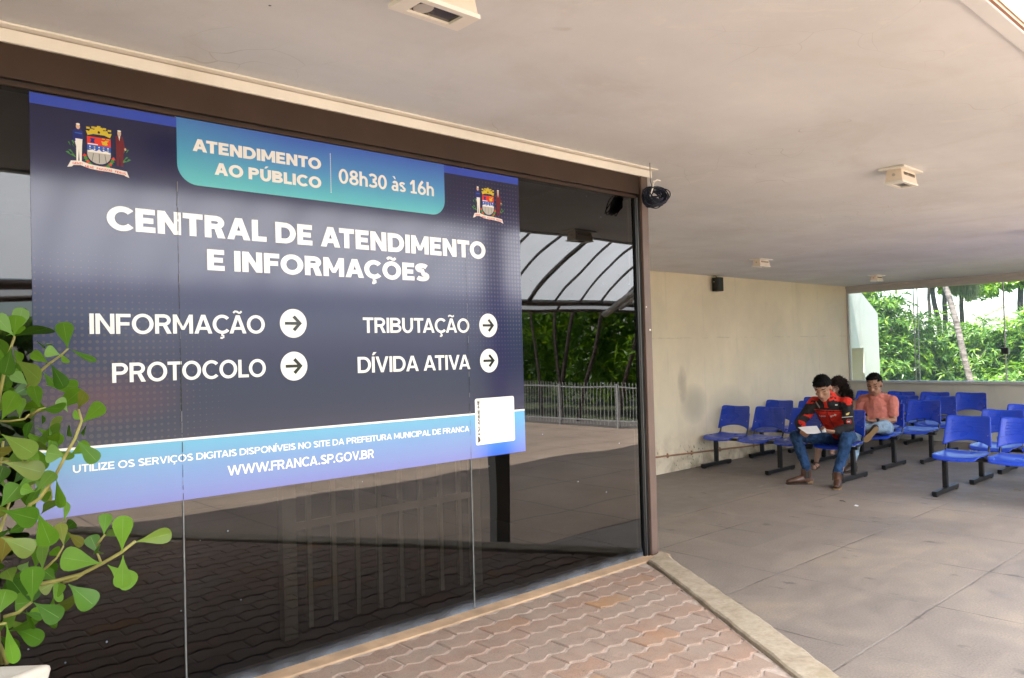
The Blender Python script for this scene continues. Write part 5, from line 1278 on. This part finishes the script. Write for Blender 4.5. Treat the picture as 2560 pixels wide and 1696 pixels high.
q4 = [pX(*c8(*p), X) for p, X in (((218, 730), 8.50), ((450, 711), 8.545), ((506, 796), 8.50), ((330, 808), 8.44))]
mid1, mid2 = (q4[0]+q4[1])/2+V((0, 0, .004)), (q4[2]+q4[3])/2+V((0, 0, -.006))
g = MB(); g.add([q4[0], mid1, q4[1], q4[2], mid2, q4[3]], [[0, 1, 4, 5], [1, 2, 3, 4]]); g.build('sheet', M['paper'], pa, solid=.0015)
s4 = [pX(*c8(*p), X) for p, X in (((512, 765), 8.475), ((553, 738), 8.48), ((570, 790), 8.465), ((518, 792), 8.465))]
sl = thing('paper_slip', s4[0], 'small crumpled white slip between the fingers of the young man', 'paper')
g = MB(); m_ = (s4[0]+s4[2])/2+V((-.008, 0, .006)); g.add(s4+[m_], [[0, 1, 4], [1, 2, 4], [2, 3, 4], [3, 0, 4]]); g.build('slip', M['paper'], sl, solid=.0012)

# ---- man in the salmon shirt looking at a phone
mn = thing('person', (10.5, 4.38, 0), 'man in salmon t-shirt and pale jeans, legs crossed, looking at his phone', 'person', 'people waiting on the benches')
hc2 = V((10.46, 4.402, 1.045)); F2 = frame((-.93, -.10, -.24), (-.22, 0, .97)); h2 = 1.12
pel, wai, che, nek = V((10.55, 4.40, .49)), V((10.56, 4.40, .63)), V((10.57, 4.405, .79)), V((10.54, 4.405, .915))
shL, shR = V((10.56, 4.60, .835)), V((10.56, 4.215, .835)); eL, eR = V((10.50, 4.665, .60)), V((10.49, 4.185, .585)); wL, wR = V((10.28, 4.50, .585)), V((10.29, 4.345, .588))
hipL, hipR = V((10.50, 4.49, .48)), V((10.50, 4.30, .48)); kL, aL = V((10.03, 4.47, .50)), V((9.70, 4.385, .10)); kR, aR = V((10.05, 4.145, .545)), V((9.97, 4.31, .50))
mb = MB(); P2 = head_into(mb, hc2, F2, h2); mb.ball(P2(0, .03, -.06), .066*h2, .06*h2, .06*h2, F2); mb.tube([nek-V((0, 0, .05)), hc2+F2 @ V((0, -.03, -.05))], [.064, .064], 12)
limb(mb, [pel, wai, che, nek-V((0, 0, .04))], [(.165, .13), (.165, .14), (.18, .125), (.08, .075)], side=(0, 1, 0))
for s_, e_, w_ in ((shL, eL, wL), (shR, eR, wR)): limb(mb, [s_, (s_+e_)/2, e_, (e_+w_)/2, w_], [.056, .052, .044, .040, .028])
hand_into(mb, wR, (-.5, .55, .05), (0, .2, 1), 1, .7, 1.1); hand_into(mb, wL, (-.5, -.45, .1), (0, -.2, 1), -1, .7, 1.1)
for h_, k_, a_x in ((hipL, kL, aL), (hipR, kR, aR)): limb(mb, [h_, (h_+k_)/2, k_, (k_+a_x)/2, a_x], [.088, .080, .058, .052, .036])
fused(mb, 'body', .0065, [M['skin2'], M['brow'], M['lip']], facepick(hc2, F2, h2, P2), mn, 4)
mb = MB(); mb.ball(P2(0, -.022, .050), .085*h2, .104*h2, .092*h2, F2); mb.ball(P2(.015, .045, .100), .060*h2, .036*h2, .030*h2, F2); mb.ball(P2(0, -.065, -.01), .062*h2, .05*h2, .07*h2, F2)
hr = fused(mb, 'hair', .006, [M['hairb']], None, mn, 2, .006, 50)
bm = bmesh.new(); bm.from_mesh(hr.data); Fi = F2.inverted()
for v in list(bm.verts):
    l = Fi @ (v.co+parent_world(mn)-hc2); z = l.z/h2; y = l.y/h2
    if (y > -.01 and z < .080-.03*(abs(l.x)/h2 > .055)) or (y <= -.01 and z < .04-1.2*(-.01-y)): bm.verts.remove(v)
bm.to_mesh(hr.data); bm.free(); strands(hr, 800, .018, .0030, (-.4, 0, .1), 2)
mb = MB()
limb(mb, [pel+V((-.01, 0, -.01)), wai, che, nek-V((0, 0, .045))], [(.175, .140), (.175, .152), (.188, .135), (.10, .09)], .006, side=(0, 1, 0))
limb(mb, [shL, che+V((0, .09, .065)), nek+V((0, 0, -.045)), che+V((0, -.09, .065)), shR], [.066, .075, .072, .075, .066])
for s_, e_ in ((shL, eL), (shR, eR)): limb(mb, [s_, s_+(e_-s_)*.66], [.072, .066])
limb(mb, [V((10.46, 4.27, .50)), V((10.44, 4.25, .44))], [.05, .045])
fused(mb, 't_shirt', .0075, [M['salmon']], None, mn, 3, .009, 13)
mb = MB()
for h_, k_, a_x in ((hipL, kL, aL), (hipR, kR, aR)): limb(mb, [h_, (h_+k_)/2, k_, (k_+a_x)/2, a_x+(k_-a_x)*.16], [.105, .098, .076, .068, .056])
limb(mb, [pel+V((.0, .07, -.01)), pel+V((.0, -.07, -.01))], [.105, .105])
fused(mb, 'jeans', .0075, [M['denim2']], None, mn, 3, .009, 17)
mb = MB(); boot(mb, aL, V((9.52, 4.40, .03)), .11); bt = fused(mb, 'shoe', .006, [M['boot2']], None, mn, 2)
g = MB(); sole_of(g, aL, V((9.52, 4.40, 0))); g.build('sole', M['boot2'], bt)
# raised shoe, its pale sole turned to the camera
s0, s1 = pX(2187, 1073, 9.93), pX(2164, 1098, 9.91); dd = s1-s0
mb = MB(); limb(mb, [s0+V((.02, .0, .02)), s0+dd*.4+V((.01, 0, 0)), s0+dd*.8, s1], [.040, .044, .042, .028])
bt = fused(mb, 'shoe', .006, [M['boot2']], None, mn, 2)
g = MB(); nn = V((-.80, -.60, -.12)).normalized(); sdv = dd.cross(nn).normalized()
pts = []
for q, w_ in ((-.22, .5), (-.1, .85), (.15, .85), (.45, .78), (.8, 1.05), (1.05, .85), (1.2, .4)): pts.append((q, w_))
A_ = [s0+dd*q+sdv*w_*.036+nn*.040 for q, w_ in pts]; B_ = [s0+dd*q-sdv*w_*.036+nn*.040 for q, w_ in pts[::-1]]
g.add(A_+B_, [list(range(14))]); g.build('sole', M['sole'], bt, solid=.012)
g = MB(); fa_ = (wR-eR).normalized(); g.tube([wR-fa_*.045, wR-fa_*.015], [.040, .038], 14); g.ball(wR-fa_*.03+V((-.02, -.028, .02)), .018, .018, .018); g.build('wristwatch', M['door'], mn, True)
ph = thing('phone', (10.22, 4.43, .64), 'black phone held in the hands of the man in salmon', 'phone')
g = MB(); g.obox((10.235, 4.435, .635), V((0, .038, 0)), V((-.05, 0, .055)), V((.004, 0, .004))); g.build('case', M['phone'], ph, bevel=.004)

# ---- woman with long curls, mostly hidden behind the young man
wo = thing('person', (10.5, 4.87, 0), 'woman with long dark curly hair in sandals, seated behind the young man', 'person', 'people waiting on the benches')
hc3 = V((10.44, 4.885, 1.015)); F3 = frame((-.85, .22, -.34), (-.3, .05, .95)); h3 = 1.04
pel, che, nek = V((10.55, 4.86, .49)), V((10.57, 4.86, .75)), V((10.53, 4.865, .87))
mb = MB(); P3 = head_into(mb, hc3, F3, h3); mb.tube([nek-V((0, 0, .05)), hc3+F3 @ V((0, -.03, -.05))], [.05, .05], 12)
shL, shR = V((10.55, 5.02, .80)), V((10.55, 4.705, .80)); eL, eR = V((10.45, 5.06, .58)), V((10.46, 4.675, .58)); wL, wR = V((10.27, 4.93, .56)), V((10.27, 4.83, .56))
limb(mb, [pel, V((10.57, 4.86, .62)), che, nek-V((0, 0, .04))], [(.155, .11), (.13, .095), (.155, .10), (.06, .06)], side=(0, 1, 0))
for s_, e_, w_ in ((shL, eL, wL), (shR, eR, wR)): limb(mb, [s_, (s_+e_)/2, e_, w_], [.046, .040, .034, .024])
hand_into(mb, wL, (-.5, -.3, 0), (0, 0, 1), -1, .6, .95); hand_into(mb, wR, (-.5, .3, 0), (0, 0, 1), 1, .6, .95)
kL, aL, kR, aR = V((10.02, 4.93, .47)), V((9.74, 4.875, .085)), V((9.98, 4.80, .56)), V((9.74, 4.665, .23))
for h_, k_, a_x in ((V((10.5, 4.94, .48)), kL, aL), (V((10.5, 4.79, .49)), kR, aR)): limb(mb, [h_, (h_+k_)/2, k_, (k_+a_x)/2+V((.02, 0, 0)), a_x], [.078, .070, .052, .048, .030])
limb(mb, [aL+V((.03, 0, -.055)), aL+V((-.05, -.012, -.05)), aL+V((-.17, -.04, -.068))], [.026, .030, .022], side=(0, 1, 0))
for i in range(5): limb(mb, [aL+V((-.16, -.065+.017*i, -.070)), aL+V((-.20+.006*i, -.07+.018*i, -.073))], [.011, .0085])
limb(mb, [aR+V((.02, 0, -.03)), aR+V((-.07, -.03, -.015)), aR+V((-.16, -.06, .0))], [.026, .028, .018])
fused(mb, 'body', .0065, [M['skin3'], M['brow'], M['lip']], facepick(hc3, F3, h3, P3), wo, 4)
mb = MB(); mb.ball(P3(0, -.02, .045), .088*h3, .108*h3, .095*h3, F3); rn = random.Random(8)
for i in range(210):
    t_ = rn.random(); b_2 = hc3+V((.045+rn.gauss(0, .03)-.03*t_, -.035-.075*t_+rn.gauss(0, .034), .075-.235*t_+rn.gauss(0, .016)))
    mb.ball(b_2, rn.uniform(.020, .036), nu=8, nv=6)
for i in range(40):
    t_ = rn.random(); b_2 = hc3+F3 @ V((.075+rn.gauss(0, .008), .02+rn.gauss(0, .02), .05-.19*t_)); mb.ball(b_2, rn.uniform(.012, .020), nu=8, nv=6)
hr = fused(mb, 'hair', .0055, [M['hairc']], None, wo, 1, .008, 60)
bm = bmesh.new(); bm.from_mesh(hr.data); Fi = F3.inverted()
for v in list(bm.verts):
    l = Fi @ (v.co+parent_world(wo)-hc3)
    if l.y/h3 > .05 and l.z/h3 < .045 and abs(l.x)/h3 < .055: bm.verts.remove(v)
bm.to_mesh(hr.data); bm.free(); strands(hr, 1500, .035, .0028, (.1, -.1, -.3), 3)
mb = MB(); limb(mb, [pel, V((10.57, 4.86, .62)), che-V((0, 0, .02))], [(.16, .115), (.14, .105), (.155, .11)], .006, side=(0, 1, 0))
fused(mb, 'top', .008, [M['beige']], None, wo, 3, .004, 14)
mb = MB()
for h_, k_ in ((V((10.5, 4.94, .48)), kL), (V((10.5, 4.79, .49)), kR)): limb(mb, [h_, h_+(k_-h_)*.75], [.095, .075])
fused(mb, 'shorts', .008, [M['denim2']], None, wo, 3, .004, 14)
for a_x, t_, sl_ in ((aL, V((-.175, -.04, 0)), 0), ):
    g = MB(); c = V((a_x.x, a_x.y, 0)); sole_of(g, c+V((-.0, 0, 0)), c+t_, .040); sd_ = g.build('sandal', M['sand_str'], wo)
    g = MB(); g.tube([c+V((-.12, -.075, .014)), c+V((-.115, -.03, .052)), c+V((-.10, .018, .014))], .006, 6); g.tube([c+V((-.01, -.035, .06)), c+V((-.045, -.01, .075)), c+V((-.01, .035, .06))], .006, 6); g.tube([c+V((-.045, -.01, .078)), c+V((-.115, -.03, .054))], .005, 6); g.build('strap', M['sand_str'], sd_, True)

# ---------------------------------------------------------------- scraps on the floor
for (px, py, nm, lab, mat) in ((2141, 1266, 'paper_scrap', 'tiny white paper scrap on the floor in front of the young man', 'paper'), (2545, 1227, 'dry_twig', 'small dry twig on the floor by the nearest right bench', 'twig'), (2108, 1255, 'dry_twig', 'thin curled dry twig on the floor ahead of the young man', 'boot2')):
    d = ray(px, py); c = CAM+d*(-CAMH/d.z)
    g = MB()
    if nm == 'paper_scrap': g.add([c+V((-.02, -.018, .003)), c+V((.015, -.02, .004)), c+V((.018, .015, .012)), c+V((-.012, .02, .004))], [[0, 1, 2, 3]])
    else: g.tube([c+V((-.02, -.03, .004)), c+V((0, 0, .010)), c+V((.01, .035, .005)), c+V((.03, .05, .004))], .003, 6)
    o = g.build(nm, M[mat]); tag(o, lab, 'litter')
